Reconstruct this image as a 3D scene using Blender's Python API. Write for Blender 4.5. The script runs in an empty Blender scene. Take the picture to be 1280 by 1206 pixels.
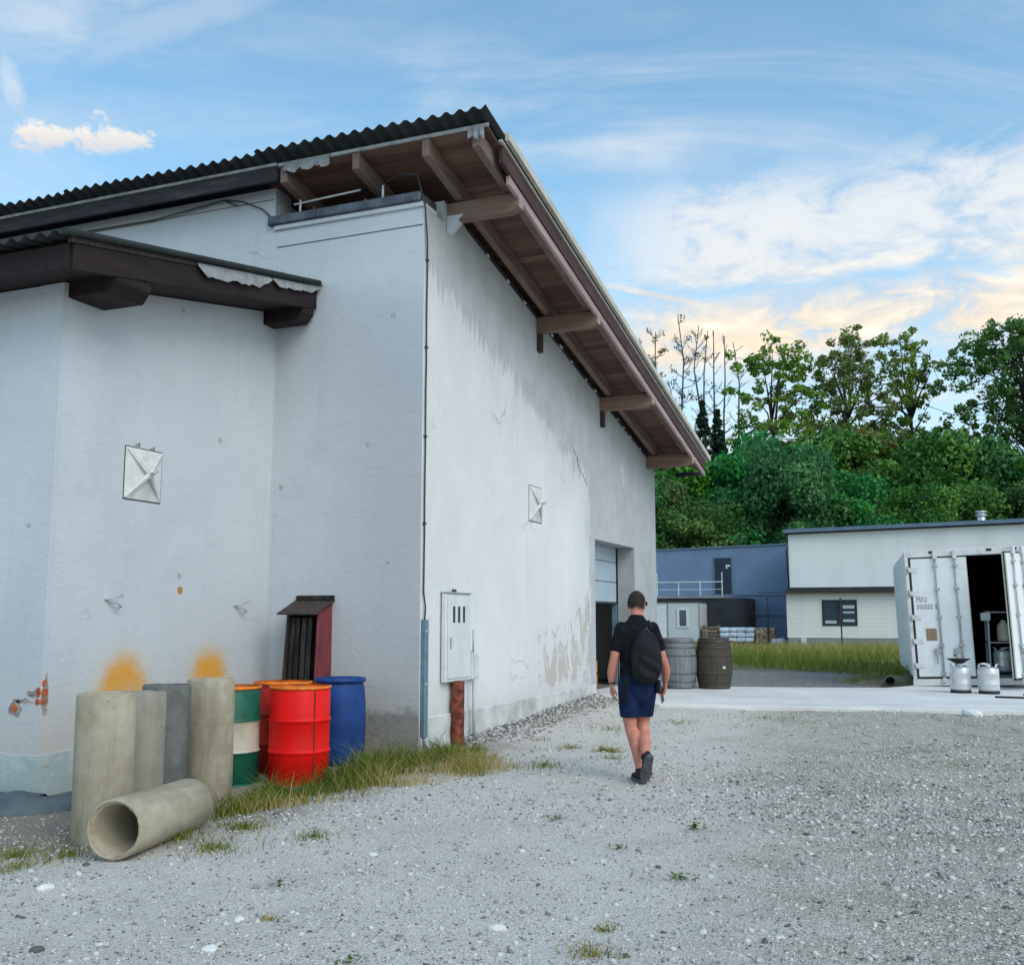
import bpy, bmesh, math, random
import numpy as np
from mathutils import Vector, Matrix
from math import sin, cos, pi, radians, sqrt, atan2
random.seed(7); rng = np.random.default_rng(7)
sc = bpy.context.scene
COL = sc.collection

# ---------------------------------------------------------------- camera
YAW, PITCH = 22.16, 7.46
CAM = Vector((5.60, -10.89, 1.5))
cd = bpy.data.cameras.new('camera'); cam = bpy.data.objects.new('camera', cd); COL.objects.link(cam)
cd.sensor_fit = 'HORIZONTAL'; cd.sensor_width = 36; cd.lens = 36.28; cd.clip_start = .05; cd.clip_end = 2000
cam.location = CAM; cam.rotation_euler = (radians(90 + PITCH), 0, radians(YAW))
sc.camera = cam

# ---------------------------------------------------------------- light and exposure
SUN_AZ, SUN_EL = 122.0, 42.0           # degrees clockwise from +Y, degrees above the horizon
SKY_STRENGTH = 0.15
sc.view_settings.view_transform = 'Standard'; sc.view_settings.look = 'None'
sc.view_settings.gamma = 1; sc.view_settings.exposure = 0.18; sc.view_settings.use_curve_mapping = False
ld = bpy.data.lights.new('sun', 'SUN'); ld.energy = 1.25; ld.angle = radians(40); ld.color = (1, .93, .86)
sun = bpy.data.objects.new('sun', ld); COL.objects.link(sun)
sdir = Vector((sin(radians(SUN_AZ)) * cos(radians(SUN_EL)), cos(radians(SUN_AZ)) * cos(radians(SUN_EL)), sin(radians(SUN_EL))))
sun.rotation_euler = sdir.to_track_quat('Z', 'Y').to_euler()
sc.cycles.use_denoising = True
sc.cycles.max_bounces = 5; sc.cycles.diffuse_bounces = 3; sc.cycles.glossy_bounces = 2; sc.cycles.transmission_bounces = 2; sc.cycles.transparent_max_bounces = 8

# ---------------------------------------------------------------- node expressions
class G:
    """a small wrapper that writes shader node graphs as expressions"""
    def __init__(s, nt): s.nt = nt; s.n = nt.nodes; s.l = nt.links
    def new(s, t, **k):
        n = s.n.new(t)
        for a, b in k.items(): setattr(n, a, b)
        return n
    def put(s, sock, v):
        if hasattr(v, 'is_output'): s.l.new(v, sock)
        elif v is not None:
            if sock.type == 'RGBA' and not hasattr(v, '__len__'): v = (v, v, v, 1)
            elif sock.type == 'RGBA' and len(v) == 3: v = (*v, 1)
            sock.default_value = v
    def m(s, op, a, b=None, c=None, clamp=False):
        n = s.new('ShaderNodeMath', operation=op, use_clamp=clamp)
        for i, v in enumerate((a, b, c)):
            if v is not None: s.put(n.inputs[i], v)
        return n.outputs[0]
    def add(s, a, b): return s.m('ADD', a, b)
    def sub(s, a, b): return s.m('SUBTRACT', a, b)
    def mul(s, a, b): return s.m('MULTIPLY', a, b)
    def mx(s, a, b): return s.m('MAXIMUM', a, b)
    def mn(s, a, b): return s.m('MINIMUM', a, b)
    def ss(s, a, b, x):
        n = s.new('ShaderNodeMapRange', interpolation_type='SMOOTHSTEP')
        inv = a > b
        s.put(n.inputs['Value'], x); n.inputs['From Min'].default_value = min(a, b); n.inputs['From Max'].default_value = max(a, b)
        n.inputs['To Min'].default_value = 1 if inv else 0; n.inputs['To Max'].default_value = 0 if inv else 1
        return n.outputs[0]
    def vm(s, op, a, b=None, scale=None):
        n = s.new('ShaderNodeVectorMath', operation=op)
        s.put(n.inputs[0], a)
        if b is not None: s.put(n.inputs[1], b)
        if scale is not None: s.put(n.inputs['Scale'], scale)
        return n.outputs['Value'] if op in ('DOT_PRODUCT', 'LENGTH', 'DISTANCE') else n.outputs[0]
    def xyz(s, v):
        n = s.new('ShaderNodeSeparateXYZ'); s.put(n.inputs[0], v); return n.outputs
    def vec(s, x, y, z):
        n = s.new('ShaderNodeCombineXYZ')
        for i, v in enumerate((x, y, z)): s.put(n.inputs[i], v)
        return n.outputs[0]
    def noise(s, v, scale, detail=4, rough=.55, dist=0, col=False):
        n = s.new('ShaderNodeTexNoise'); s.put(n.inputs['Vector'], v)
        n.inputs['Scale'].default_value = scale; n.inputs['Detail'].default_value = min(detail, 5.5)
        n.inputs['Roughness'].default_value = rough; n.inputs['Distortion'].default_value = dist
        return n.outputs['Color' if col else 'Fac']
    def vor(s, v, scale, feature='F1', out='Distance', rnd=1):
        n = s.new('ShaderNodeTexVoronoi', feature=feature); s.put(n.inputs['Vector'], v)
        n.inputs['Scale'].default_value = scale; n.inputs['Randomness'].default_value = rnd
        return n.outputs[out]
    def mix(s, f, a, b):
        n = s.new('ShaderNodeMix', data_type='RGBA'); s.put(n.inputs[0], f); s.put(n.inputs[6], a); s.put(n.inputs[7], b)
        return n.outputs[2]
    def hsv(s, c, h=.5, sat=1, v=1):
        n = s.new('ShaderNodeHueSaturation'); s.put(n.inputs['Color'], c)
        for k, x in (('Hue', h), ('Saturation', sat), ('Value', v)): s.put(n.inputs[k], x)
        return n.outputs[0]
    def obj(s): return s.new('ShaderNodeTexCoord').outputs['Object']
    def geo(s): return s.new('ShaderNodeNewGeometry')
    def rnd(s): return s.new('ShaderNodeObjectInfo').outputs['Random']
    def attr(s, name): return s.new('ShaderNodeAttribute', attribute_name=name).outputs['Fac']
    def bump(s, h, dist=.01, strength=1, normal=None):
        n = s.new('ShaderNodeBump'); s.put(n.inputs['Height'], h); n.inputs['Distance'].default_value = dist
        n.inputs['Strength'].default_value = strength
        if normal is not None: s.put(n.inputs['Normal'], normal)
        return n.outputs[0]

# ---------------------------------------------------------------- world: Nishita sky with clouds in it
w = bpy.data.worlds.new('World'); sc.world = w; w.use_nodes = True
g = G(w.node_tree); g.n.clear()
sky = g.new('ShaderNodeTexSky', sky_type='NISHITA', sun_disc=False)
sky.sun_elevation = radians(SUN_EL); sky.sun_rotation = radians(SUN_AZ); sky.altitude = 300; sky.air_density = 1.0; sky.dust_density = .6; sky.ozone_density = 1.6
D = g.new('ShaderNodeTexCoord').outputs['Generated']
D = g.vm('NORMALIZE', D)
RT, FH = (cos(radians(YAW)), sin(radians(YAW)), 0), (-sin(radians(YAW)), cos(radians(YAW)), 0)
dx, dy, dz = g.xyz(D)
az = g.mul(g.m('ARCTAN2', g.vm('DOT_PRODUCT', D, RT), g.vm('DOT_PRODUCT', D, FH)), 57.2958)
el = g.mul(g.m('ARCSINE', dz), 57.2958)
den = g.add(g.mx(dz, 0), .16)
P = g.vec(g.m('DIVIDE', g.vm('DOT_PRODUCT', D, RT), den), g.m('DIVIDE', g.vm('DOT_PRODUCT', D, FH), den), 0)
Pst = g.vm('MULTIPLY', P, (1.0, .55, 1))
n_big = g.noise(Pst, .75, 6, .55, .4)
n_mid = g.noise(g.vm('ADD', Pst, (7.3, 2.1, 0)), 1.9, 9, .62, .8)
n_fine = g.noise(g.vm('ADD', P, (1.3, 9.1, 0)), 6.5, 8, .65, .5)
# high thin cirrus everywhere
streak = g.noise(g.vm('MULTIPLY', P, (.75, 1.8, 1)), 1.5, 8, .62, 1.6)
cirrus = g.mul(g.mul(g.ss(.36, .82, streak), .80), g.ss(.22, .62, n_big))
# the bank to the right, with a clear gap of blue above the lower cream band
wob = g.mul(g.sub(n_mid, .5), 10)
azw = g.add(az, wob); elw = g.add(el, g.mul(g.sub(n_mid, .5), 5))
bank = g.mul(g.mul(g.ss(1.5, 12, azw), g.ss(25.0, 21.5, elw)), g.ss(16.6, 18.2, elw))
bank = g.mul(bank, g.ss(.30, .52, g.add(g.mul(n_fine, .6), g.mul(n_mid, .4))))
band = g.mul(g.mul(g.ss(1, 9, azw), g.ss(17.6, 16.2, g.add(el, g.add(g.mul(g.sub(n_fine, .5), 4.5), g.mul(az, -.035))))), g.ss(12.0, 14.2, g.add(elw, g.mul(az, -.03))))
band = g.mul(band, g.ss(.29, .50, g.add(g.mul(n_fine, .6), g.mul(n_mid, .4))))
# small cumulus low on the left and the wisp above it
cu_n = g.noise(g.vec(az, g.mul(el, 1.5), 3.7), .48, 9, .62, .25)
ex = g.m('DIVIDE', g.add(az, 24.0), 3.6); ey = g.m('DIVIDE', g.sub(el, g.add(24.0, g.mul(g.add(az, 24), .13))), 1.0)
cud = g.add(g.m('SQRT', g.add(g.mul(ex, ex), g.mul(ey, ey))), g.add(.12, g.mul(g.sub(cu_n, .5), 4.8)))
cumulus = g.mul(g.ss(1.2, .25, cud), g.ss(-2.2, -.1, ey))
ex2 = g.m('DIVIDE', g.add(g.add(az, 27.2), g.mul(g.sub(el, 25.6), .35)), .85); ey2 = g.m('DIVIDE', g.sub(el, 25.7), 1.8)
wisp = g.mul(g.ss(1.1, .2, g.add(g.m('SQRT', g.add(g.mul(ex2, ex2), g.mul(ey2, ey2))), g.mul(g.sub(cu_n, .5), .9))), .6)
# aeroplane trail: a narrow great circle
def dirv(a, e):
    a, e = radians(a), radians(e); F, R = Vector(FH), Vector(RT)
    return (F * cos(a) + R * sin(a)) * cos(e) + Vector((0, 0, sin(e)))
def trail(a0, e0, a1, e1, wid, amt):
    nrm = dirv(a0, e0).cross(dirv(a1, e1)).normalized()
    d = g.m('ABSOLUTE', g.add(g.vm('DOT_PRODUCT', D, tuple(nrm)), g.mul(g.sub(n_mid, .5), .004)))
    lo, hi = min(a0, a1), max(a0, a1)
    return g.mul(g.mul(g.ss(wid, wid * .25, d), amt), g.mul(g.ss(lo - 1, lo + 1.5, az), g.ss(hi + 4, hi - 1, az)))
tr = g.mx(trail(5.0, 18.3, 12.6, 16.5, .0050, 1.0), trail(12.6, 16.2, 20.5, 18.6, .010, .45))
top = trail(-24, 28.0, -15.8, 31.5, .022, .30)
cloud = cirrus
for c in (bank, band, cumulus, wisp, tr, top): cloud = g.mx(cloud, c)
cloud = g.m('MULTIPLY', cloud, 1.0, clamp=True)
warm = g.mul(g.ss(19.5, 14.5, el), g.ss(-8, 10, az))
ccol = g.mix(warm, (.72, .77, .81), (.93, .79, .60))
ccol = g.mix(g.mul(g.ss(.50, .72, n_fine), g.ss(22, 15.5, el)), ccol, (1.0, .93, .82))
ccol = g.mix(g.mul(g.ss(.54, .36, g.add(g.mul(n_fine, .6), g.mul(n_mid, .4))), .55), ccol, (.42, .53, .70))
ccol = g.mix(cumulus, ccol, g.mix(g.ss(-.5, .9, ey), (.70, .69, .70), (.93, .88, .80)))
haze = g.mul(g.ss(22, 4, el), .6)
nis = g.vm('SCALE', sky.outputs[0], scale=1.0)
nis = g.vm('MULTIPLY', nis, (1.28, 1.56, 1.40))
bg1 = g.new('ShaderNodeBackground'); g.put(bg1.inputs[0], nis); bg1.inputs[1].default_value = SKY_STRENGTH
bg2 = g.new('ShaderNodeBackground'); g.put(bg2.inputs[0], ccol); bg2.inputs[1].default_value = 1.0
bg3 = g.new('ShaderNodeBackground'); bg3.inputs[0].default_value = (.58, .64, .72, 1); bg3.inputs[1].default_value = 1.0
m1 = g.new('ShaderNodeMixShader'); g.put(m1.inputs[0], haze); g.l.new(bg1.outputs[0], m1.inputs[1]); g.l.new(bg3.outputs[0], m1.inputs[2])
m2 = g.new('ShaderNodeMixShader'); g.put(m2.inputs[0], cloud); g.l.new(m1.outputs[0], m2.inputs[1]); g.l.new(bg2.outputs[0], m2.inputs[2])
out = g.new('ShaderNodeOutputWorld'); g.l.new(m2.outputs[0], out.inputs[0])

# ---------------------------------------------------------------- materials
M = {}
def newmat(name):
    m = bpy.data.materials.new(name); m.use_nodes = True; g = G(m.node_tree); g.n.clear()
    b = g.new('ShaderNodeBsdfPrincipled'); o = g.new('ShaderNodeOutputMaterial'); g.l.new(b.outputs[0], o.inputs[0])
    M[name] = m
    return g, b
def simple(name, c, rough=.7, var=.25, scale=6, metal=0, bump=.15, bscale=40, bdist=.004, spec=.4, perobj=0, stretch=(1, 1, 1), dirt=None):
    """base colour broken up by two noises, with fine relief; dirt = (colour, amount)"""
    g, b = newmat(name)
    v = g.vm('MULTIPLY', g.obj(), stretch)
    n = g.noise(v, scale, 6, .62)
    dk, lt = tuple(x * (1 - var) for x in c), tuple(min(1, x * (1 + var)) for x in c)
    col = g.mix(g.ss(.3, .7, n), dk, lt)
    if dirt: col = g.mix(g.mul(g.ss(.5, .75, g.noise(g.vm('ADD', v, (5, 3, 1)), scale * .6, 8, .7)), dirt[1]), col, dirt[0])
    if perobj: col = g.hsv(col, .5, 1, g.add(1 - perobj, g.mul(g.rnd(), 2 * perobj)))
    g.put(b.inputs['Base Color'], col)
    g.put(b.inputs['Roughness'], g.add(rough - .1, g.mul(n, .2)))
    b.inputs['Metallic'].default_value = metal; b.inputs['Specular IOR Level'].default_value = spec
    if bump: g.put(b.inputs['Normal'], g.bump(g.noise(v, bscale, 5, .6), bdist, bump * 3))
    return M[name]

# -- plaster, shared part: fine sanding, uneven trowelling, vertical dribbles, cracks
def plaster(name, extra):
    g, b = newmat(name)
    p = g.obj(); x, y, z = g.xyz(p); p = g.vm('ADD', p, (.371, .413, .237))
    big = g.noise(p, .55, 5, .6, .5); mid = g.noise(p, 2.2, 8, .65, .3); fine = g.noise(p, 38, 4, .6)
    drip = g.noise(g.vm('MULTIPLY', p, (7, 7, .28)), 1.0, 6, .65)
    col = g.mix(g.ss(.3, .75, big), (.60, .605, .61), (.68, .685, .68))
    col = g.mix(g.mul(g.ss(.5, .78, drip), .28), col, (.47, .49, .50))
    col = g.mix(g.mul(g.ss(.56, .72, mid), .22), col, (.50, .49, .46))
    trow = g.noise(g.vm('MULTIPLY', p, (1.3, 1.3, 2.6)), 3.4, 5, .55, 1.2)
    col = g.mix(g.mul(g.ss(.55, .75, trow), .12), col, (.70, .70, .69))
    pd = g.vm('ADD', p, g.vm('SCALE', g.noise(p, 2.6, 6, .7, col=True), scale=.5))
    hair = g.mul(g.ss(.012, .003, g.vor(pd, .62, 'DISTANCE_TO_EDGE')), g.ss(.60, .72, g.noise(g.vm('ADD', p, (3, 8, 2)), .8, 3)))
    col = g.mix(g.mul(hair, .38), col, (.24, .24, .24))
    chip = g.mul(g.ss(.075, .045, g.vor(g.vm('ADD', p, g.vm('SCALE', g.noise(p, 16, 4, .7, col=True), scale=.06)), 1.7)), g.ss(.62, .66, g.xyz(g.vor(p, 1.7, out='Color'))[1]))
    col = g.mix(g.mul(chip, .55), col, (.36, .33, .29))
    splash = g.mul(g.ss(.9, -.1, g.add(z, g.mul(g.sub(g.noise(p, 9, 7, .75), .5), 1.1))), .28)
    col = g.mix(splash, col, (.42, .39, .34))
    h = g.add(g.add(g.mul(fine, .35), g.mul(mid, .9)), g.mul(trow, .8)); h = g.sub(h, g.add(hair, g.mul(chip, .8)))
    col, h = extra(g, col, h, p, x, y, z, big, mid, drip)
    g.put(b.inputs['Base Color'], col); b.inputs['Roughness'].default_value = .92; b.inputs['Specular IOR Level'].default_value = .2
    g.put(b.inputs['Normal'], g.bump(h, .012, .55))
def gable_extra(g, col, h, p, x, y, z, big, mid, drip):
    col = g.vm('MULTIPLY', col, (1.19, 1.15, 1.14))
    # bare grey render above a ragged paint edge that falls with the roof, and all round the doorway
    edge = g.noise(g.vm('MULTIPLY', p, (1, 2.4, .55)), 1.7, 10, .72, .6)
    jag = g.noise(g.vm('MULTIPLY', p, (1, 7, .30)), 3.0, 6, .72)
    e = g.add(g.mul(g.sub(edge, .5), 1.5), g.mul(g.sub(jag, .5), .95))
    line = g.sub(z, g.sub(5.78, g.mul(y, .30)))
    door = g.sub(y, 6.42)
    d = g.mx(g.add(line, e), g.add(door, g.mul(e, .8)))
    grey = g.ss(-.05, .10, d)
    gcol = g.mix(g.ss(.3, .72, mid), (.36, .365, .37), (.47, .475, .475))
    gcol = g.mix(g.mul(g.ss(.45, .7, drip), .4), gcol, (.56, .57, .57))
    soft = g.ss(-1.3, .45, d)
    col = g.mix(g.mul(soft, .34), col, (.46, .475, .49))
    col = g.mix(g.mul(grey, .70), col, gcol)
    # flaked beige patches low on the wall left of the doorway
    pn = g.noise(g.vm('MULTIPLY', p, (1, 1.3, .7)), 2.6, 10, .74, .4)
    pm = g.mul(g.mul(g.ss(3.5, 4.6, y), g.ss(6.75, 6.3, y)), g.mul(g.ss(.30, .55, z), g.ss(1.75, 1.0, g.sub(z, g.mul(g.mx(g.sub(y, 5.6), 0), 1.0)))))
    flake = g.ss(.525, .565, g.add(g.mul(pn, .85), g.mul(pm, .13)))
    flake = g.mul(flake, g.ss(.05, .4, pm))
    col = g.mix(g.mul(flake, .8), col, g.mix(mid, (.45, .39, .33), (.58, .53, .47)))
    # whiter filler patches
    f2 = g.ss(.66, .70, g.noise(g.vm('MULTIPLY', p, (1, 1.6, .55)), .9, 5, .6, .3))
    col = g.mix(g.mul(f2, .5), col, (.74, .72, .71))
    # damp foot
    col = g.mix(g.mul(g.ss(.55, .05, g.add(z, g.mul(g.sub(mid, .5), .5))), .45), col, (.47, .45, .41))
    # long crack beside the doorway
    cy = g.add(g.add(5.6, g.mul(g.sub(4.4, z), 1.25)), g.mul(g.sub(g.noise(g.vec(0, 0, z), 3.5, 5, .7), .5), .8))
    ck = g.mul(g.ss(.03, .008, g.m('ABSOLUTE', g.sub(y, cy))), g.mul(g.ss(3.75, 3.85, z), g.ss(4.45, 4.3, z)))
    col = g.mix(ck, col, (.08, .08, .08))
    h = g.sub(h, g.mul(grey, .45)); h = g.sub(h, g.mul(flake, .6)); h = g.sub(h, g.mul(ck, 1.5))
    return col, h
def front_extra(g, col, h, p, x, y, z, big, mid, drip):
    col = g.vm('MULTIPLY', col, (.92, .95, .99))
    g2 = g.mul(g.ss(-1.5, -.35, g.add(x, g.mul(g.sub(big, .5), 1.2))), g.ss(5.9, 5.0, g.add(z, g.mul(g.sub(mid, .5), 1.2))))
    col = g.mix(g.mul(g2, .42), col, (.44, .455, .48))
    foot = g.ss(.62, .30, g.add(z, g.mul(g.sub(g.noise(p, 3.2, 8, .7), .5), .55)))
    col = g.mix(g.mul(g.ss(1.6, .2, g.add(z, g.mul(g.sub(mid, .5), .9))), .5), col, (.55, .50, .42))
    foot = g.ss(.46, .34, g.add(z, g.mul(g.sub(g.noise(p, 4.2, 9, .75), .5), .34)))
    bare = g.mul(foot, g.ss(-1.4, -.8, x))
    col = g.mix(g.mul(bare, .85), col, g.mix(mid, g.mix(g.ss(.02, .10, g.vor(g.vm('MULTIPLY', p, (1, 1, 1.7)), 9, 'DISTANCE_TO_EDGE')), (.06, .055, .05), (.20, .19, .17)), (.36, .34, .31)))
    return col, g.sub(h, g.mul(bare, 1.0))
def annex_extra(g, col, h, p, x, y, z, big, mid, drip):
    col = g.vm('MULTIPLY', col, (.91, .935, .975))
    # two orange rust bursts and a warm tide mark near the foot of the side wall
    for cy, cz, r in ((-2.46, .70, .34), (-1.12, .76, .31)):
        q = g.m('SQRT', g.add(g.m('POWER', g.sub(y, cy), 2), g.m('POWER', g.mul(g.sub(z, cz), .85), 2)))
        q = g.add(q, g.mul(g.sub(g.noise(p, 7, 6, .7), .5), .22))
        col = g.mix(g.mul(g.ss(r * 1.7, r * .9, q), .40), col, (.66, .50, .27))
        col = g.mix(g.mul(g.ss(r * 1.28, r * .62, q), .97), col, (.78, .33, .004))
    col = g.mix(g.mul(g.ss(1.25, .35, g.add(z, g.mul(g.sub(mid, .5), .9))), g.mul(g.ss(-3.9, -3.3, y), .45)), col, (.62, .55, .44))
    # painted plinth, pale blue green, scraped
    pl = g.ss(.255, .235, g.add(z, g.mul(g.sub(g.noise(p, 5, 4, .6), .5), .06)))
    pc = g.mix(g.ss(.45, .6, g.noise(p, 3.4, 8, .7)), (.38, .47, .47), (.48, .54, .53))
    pc = g.mix(g.ss(.60, .66, g.noise(g.vm('ADD', p, (3, 1, 5)), 5, 9, .74)), pc, (.25, .29, .26))
    col = g.mix(g.mul(pl, .9), col, pc)
    sp = g.ss(.055, .035, g.add(g.m('SQRT', g.add(g.m('POWER', g.sub(y, -1.66), 2), g.m('POWER', g.sub(z, 1.80), 2))), g.mul(g.sub(g.noise(p, 25, 4, .7), .5), .05)))
    col = g.mix(sp, col, (.42, .24, .06))
    return col, g.add(h, g.mul(pl, .8))
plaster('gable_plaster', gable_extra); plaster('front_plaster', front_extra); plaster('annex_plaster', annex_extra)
simple('plinth_render', (.60, .60, .58), .95, .18, 2.5, bump=.3, bscale=25, bdist=.01, dirt=((.36, .33, .28), .8))
simple('jamb_render', (.40, .41, .41), .95, .15, 2, bump=.25)
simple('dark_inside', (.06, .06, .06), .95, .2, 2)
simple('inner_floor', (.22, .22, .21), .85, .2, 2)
simple('sheet', (.022, .028, .028), .85, .35, 5, bump=.25, bscale=60, dirt=((.055, .06, .055), .5))
simple('felt', (.30, .30, .31), .9, .2, 8, bump=.3, bscale=30)
simple('fascia_pale', (.40, .40, .41), .8, .25, 6, stretch=(1, 1, 1), dirt=((.17, .15, .14), .7))
simple('dark_board', (.034, .033, .036), .85, .35, 5, stretch=(.5, .5, 3), dirt=((.13, .13, .13), .6))
simple('flashing', (.58, .54, .46), .55, .12, 3, bump=.05, metal=.1, dirt=((.35, .32, .27), .5))
def wood(name, c1, c2, axis, rough=.75, perobj=.25, pale=None):
    g, b = newmat(name)
    st = [14, 14, 14]; st[axis] = .9
    v = g.vm('MULTIPLY', g.obj(), tuple(st)); v = g.vm('ADD', v, g.vec(g.mul(g.rnd(), 30), g.mul(g.rnd(), 17), 0))
    n = g.noise(v, 1.0, 7, .65, .6); n2 = g.noise(g.obj(), 1.8, 5, .6)
    col = g.mix(g.ss(.25, .75, n), c1, c2)
    col = g.mix(g.mul(g.ss(.45, .75, n2), .45), col, pale or tuple(x * .45 for x in c1))
    col = g.hsv(col, .5, 1, g.add(1 - perobj, g.mul(g.rnd(), 2 * perobj)))
    g.put(b.inputs['Base Color'], col); b.inputs['Roughness'].default_value = rough; b.inputs['Specular IOR Level'].default_value = .25
    g.put(b.inputs['Normal'], g.bump(n, .004, .6))
wood('soffit_wood', (.115, .066, .052), (.20, .115, .085), 0, perobj=.30)
wood('purlin_wood', (.17, .10, .078), (.28, .175, .135), 0, pale=(.24, .18, .15))
wood('rafter_wood', (.13, .085, .068), (.22, .15, .12), 1, pale=(.20, .16, .14))
wood('barge_wood', (.34, .245, .235), (.48, .365, .35), 1, perobj=.05, pale=(.30, .22, .21))
wood('brown_wood', (.055, .028, .028), (.095, .05, .048), 1, perobj=.1)
wood('annex_wood', (.017, .0105, .011), (.032, .020, .0205), 1, perobj=.1)
simple('metal_cap', (.10, .115, .135), .55, .4, 4, metal=.3, dirt=((.26, .28, .30), .7))
simple('galv', (.17, .27, .34), .5, .2, 5, metal=.3, dirt=((.10, .14, .17), .6))
simple('cable', (.05, .05, .055), .6, .1)
simple('white_metal', (.70, .72, .72), .45, .06, 5, bump=.03, dirt=((.48, .46, .42), .4))
simple('grey_metal', (.46, .48, .48), .45, .15, 5, metal=.2)
simple('dark_slot', (.03, .035, .04), .6, .1)
simple('plate_paint', (.70, .69, .66), .75, .10, 8, dirt=((.42, .36, .28), .7), bump=.2)
simple('rust_post', (.20, .050, .030), .85, .7, 12, bump=.5, bdist=.012, bscale=24, dirt=((.07, .03, .025), .9))
simple('brick', (.52, .12, .05), .95, .35, 14, bump=.5, perobj=.2)
simple('mortar_edge', (.33, .28, .25), .95, .35, 10, bump=.4)
simple('door_steel', (.42, .50, .56), .45, .06, 2, bump=.02)
simple('door_rib', (.16, .20, .24), .5, .1)
def concrete(name, c, c2):
    g, b = newmat(name); p = g.obj()
    n1 = g.noise(p, 3.0, 8, .62, .4); n2 = g.noise(g.vm('MULTIPLY', p, (6, 6, .8)), 1.2, 7, .65); f = g.noise(p, 90, 3, .6)
    p = g.vm('ADD', p, g.vec(g.mul(g.rnd(), 19), g.mul(g.rnd(), 7), g.mul(g.rnd(), 5)))
    col = g.mix(g.ss(.3, .7, n1), c, c2)
    col = g.mix(g.mul(g.ss(.45, .75, n2), .45), col, tuple(x * .55 for x in c))
    pits = g.ss(.16, .05, g.vor(p, 22)); pits = g.mul(pits, g.ss(.50, .62, g.noise(p, 3.2, 3)))
    col = g.mix(g.mul(pits, .8), col, tuple(x * .35 for x in c))
    col = g.mix(g.mul(g.ss(.55, .8, f), .25), col, (.55, .53, .47))
    g.put(b.inputs['Base Color'], col); b.inputs['Roughness'].default_value = .92; b.inputs['Specular IOR Level'].default_value = .2
    g.put(b.inputs['Normal'], g.bump(g.sub(g.add(g.mul(f, .3), g.mul(n1, .5)), pits), .006, .7))
concrete('concrete_warm', (.34, .285, .20), (.49, .43, .325))
concrete('concrete_grey', (.28, .255, .20), (.38, .35, .29))
concrete('concrete_dark', (.115, .118, .11), (.19, .19, .175))
simple('drum_red', (.85, .006, .004), .50, .08, 4, bump=.06, bscale=9, spec=.22, dirt=((.40, .02, .010), .6), stretch=(1.6, 1.6, .6))
simple('drum_red_old', (.40, .010, .008), .55, .3, 4, bump=.05, dirt=((.12, .02, .015), .6))
simple('drum_green', (.006, .125, .075), .5, .25, 5, bump=.05, dirt=((.012, .06, .045), .7))
simple('drum_cream', (.60, .56, .44), .5, .1, 5, bump=.05, dirt=((.40, .34, .22), .5))
simple('drum_blue', (.004, .045, .20), .55, .25, 4, bump=.06, bscale=14, dirt=((.02, .05, .12), .6))
simple('drum_orange', (.80, .20, .015), .45, .3, 7, dirt=((.30, .08, .02), .8))
simple('rust_sheet', (.055, .040, .036), .75, .5, 5, metal=.2, dirt=((.14, .10, .085), .8), stretch=(6, 6, .7))
simple('maroon', (.20, .035, .045), .6, .3, 4, stretch=(5, 5, .8), dirt=((.10, .02, .025), .7))
simple('char', (.022, .018, .017), .9, .6, 3, stretch=(6, 6, .6), dirt=((.12, .09, .075), .7))
simple('tarp', (.075, .105, .118), .55, .25, 3, bump=.3, bscale=9, bdist=.02, dirt=((.16, .18, .18), .6))
simple('pad', (.74, .715, .68), .92, .10, 1.2, bump=.15, bscale=50, dirt=((.58, .56, .53), .6))
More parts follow.
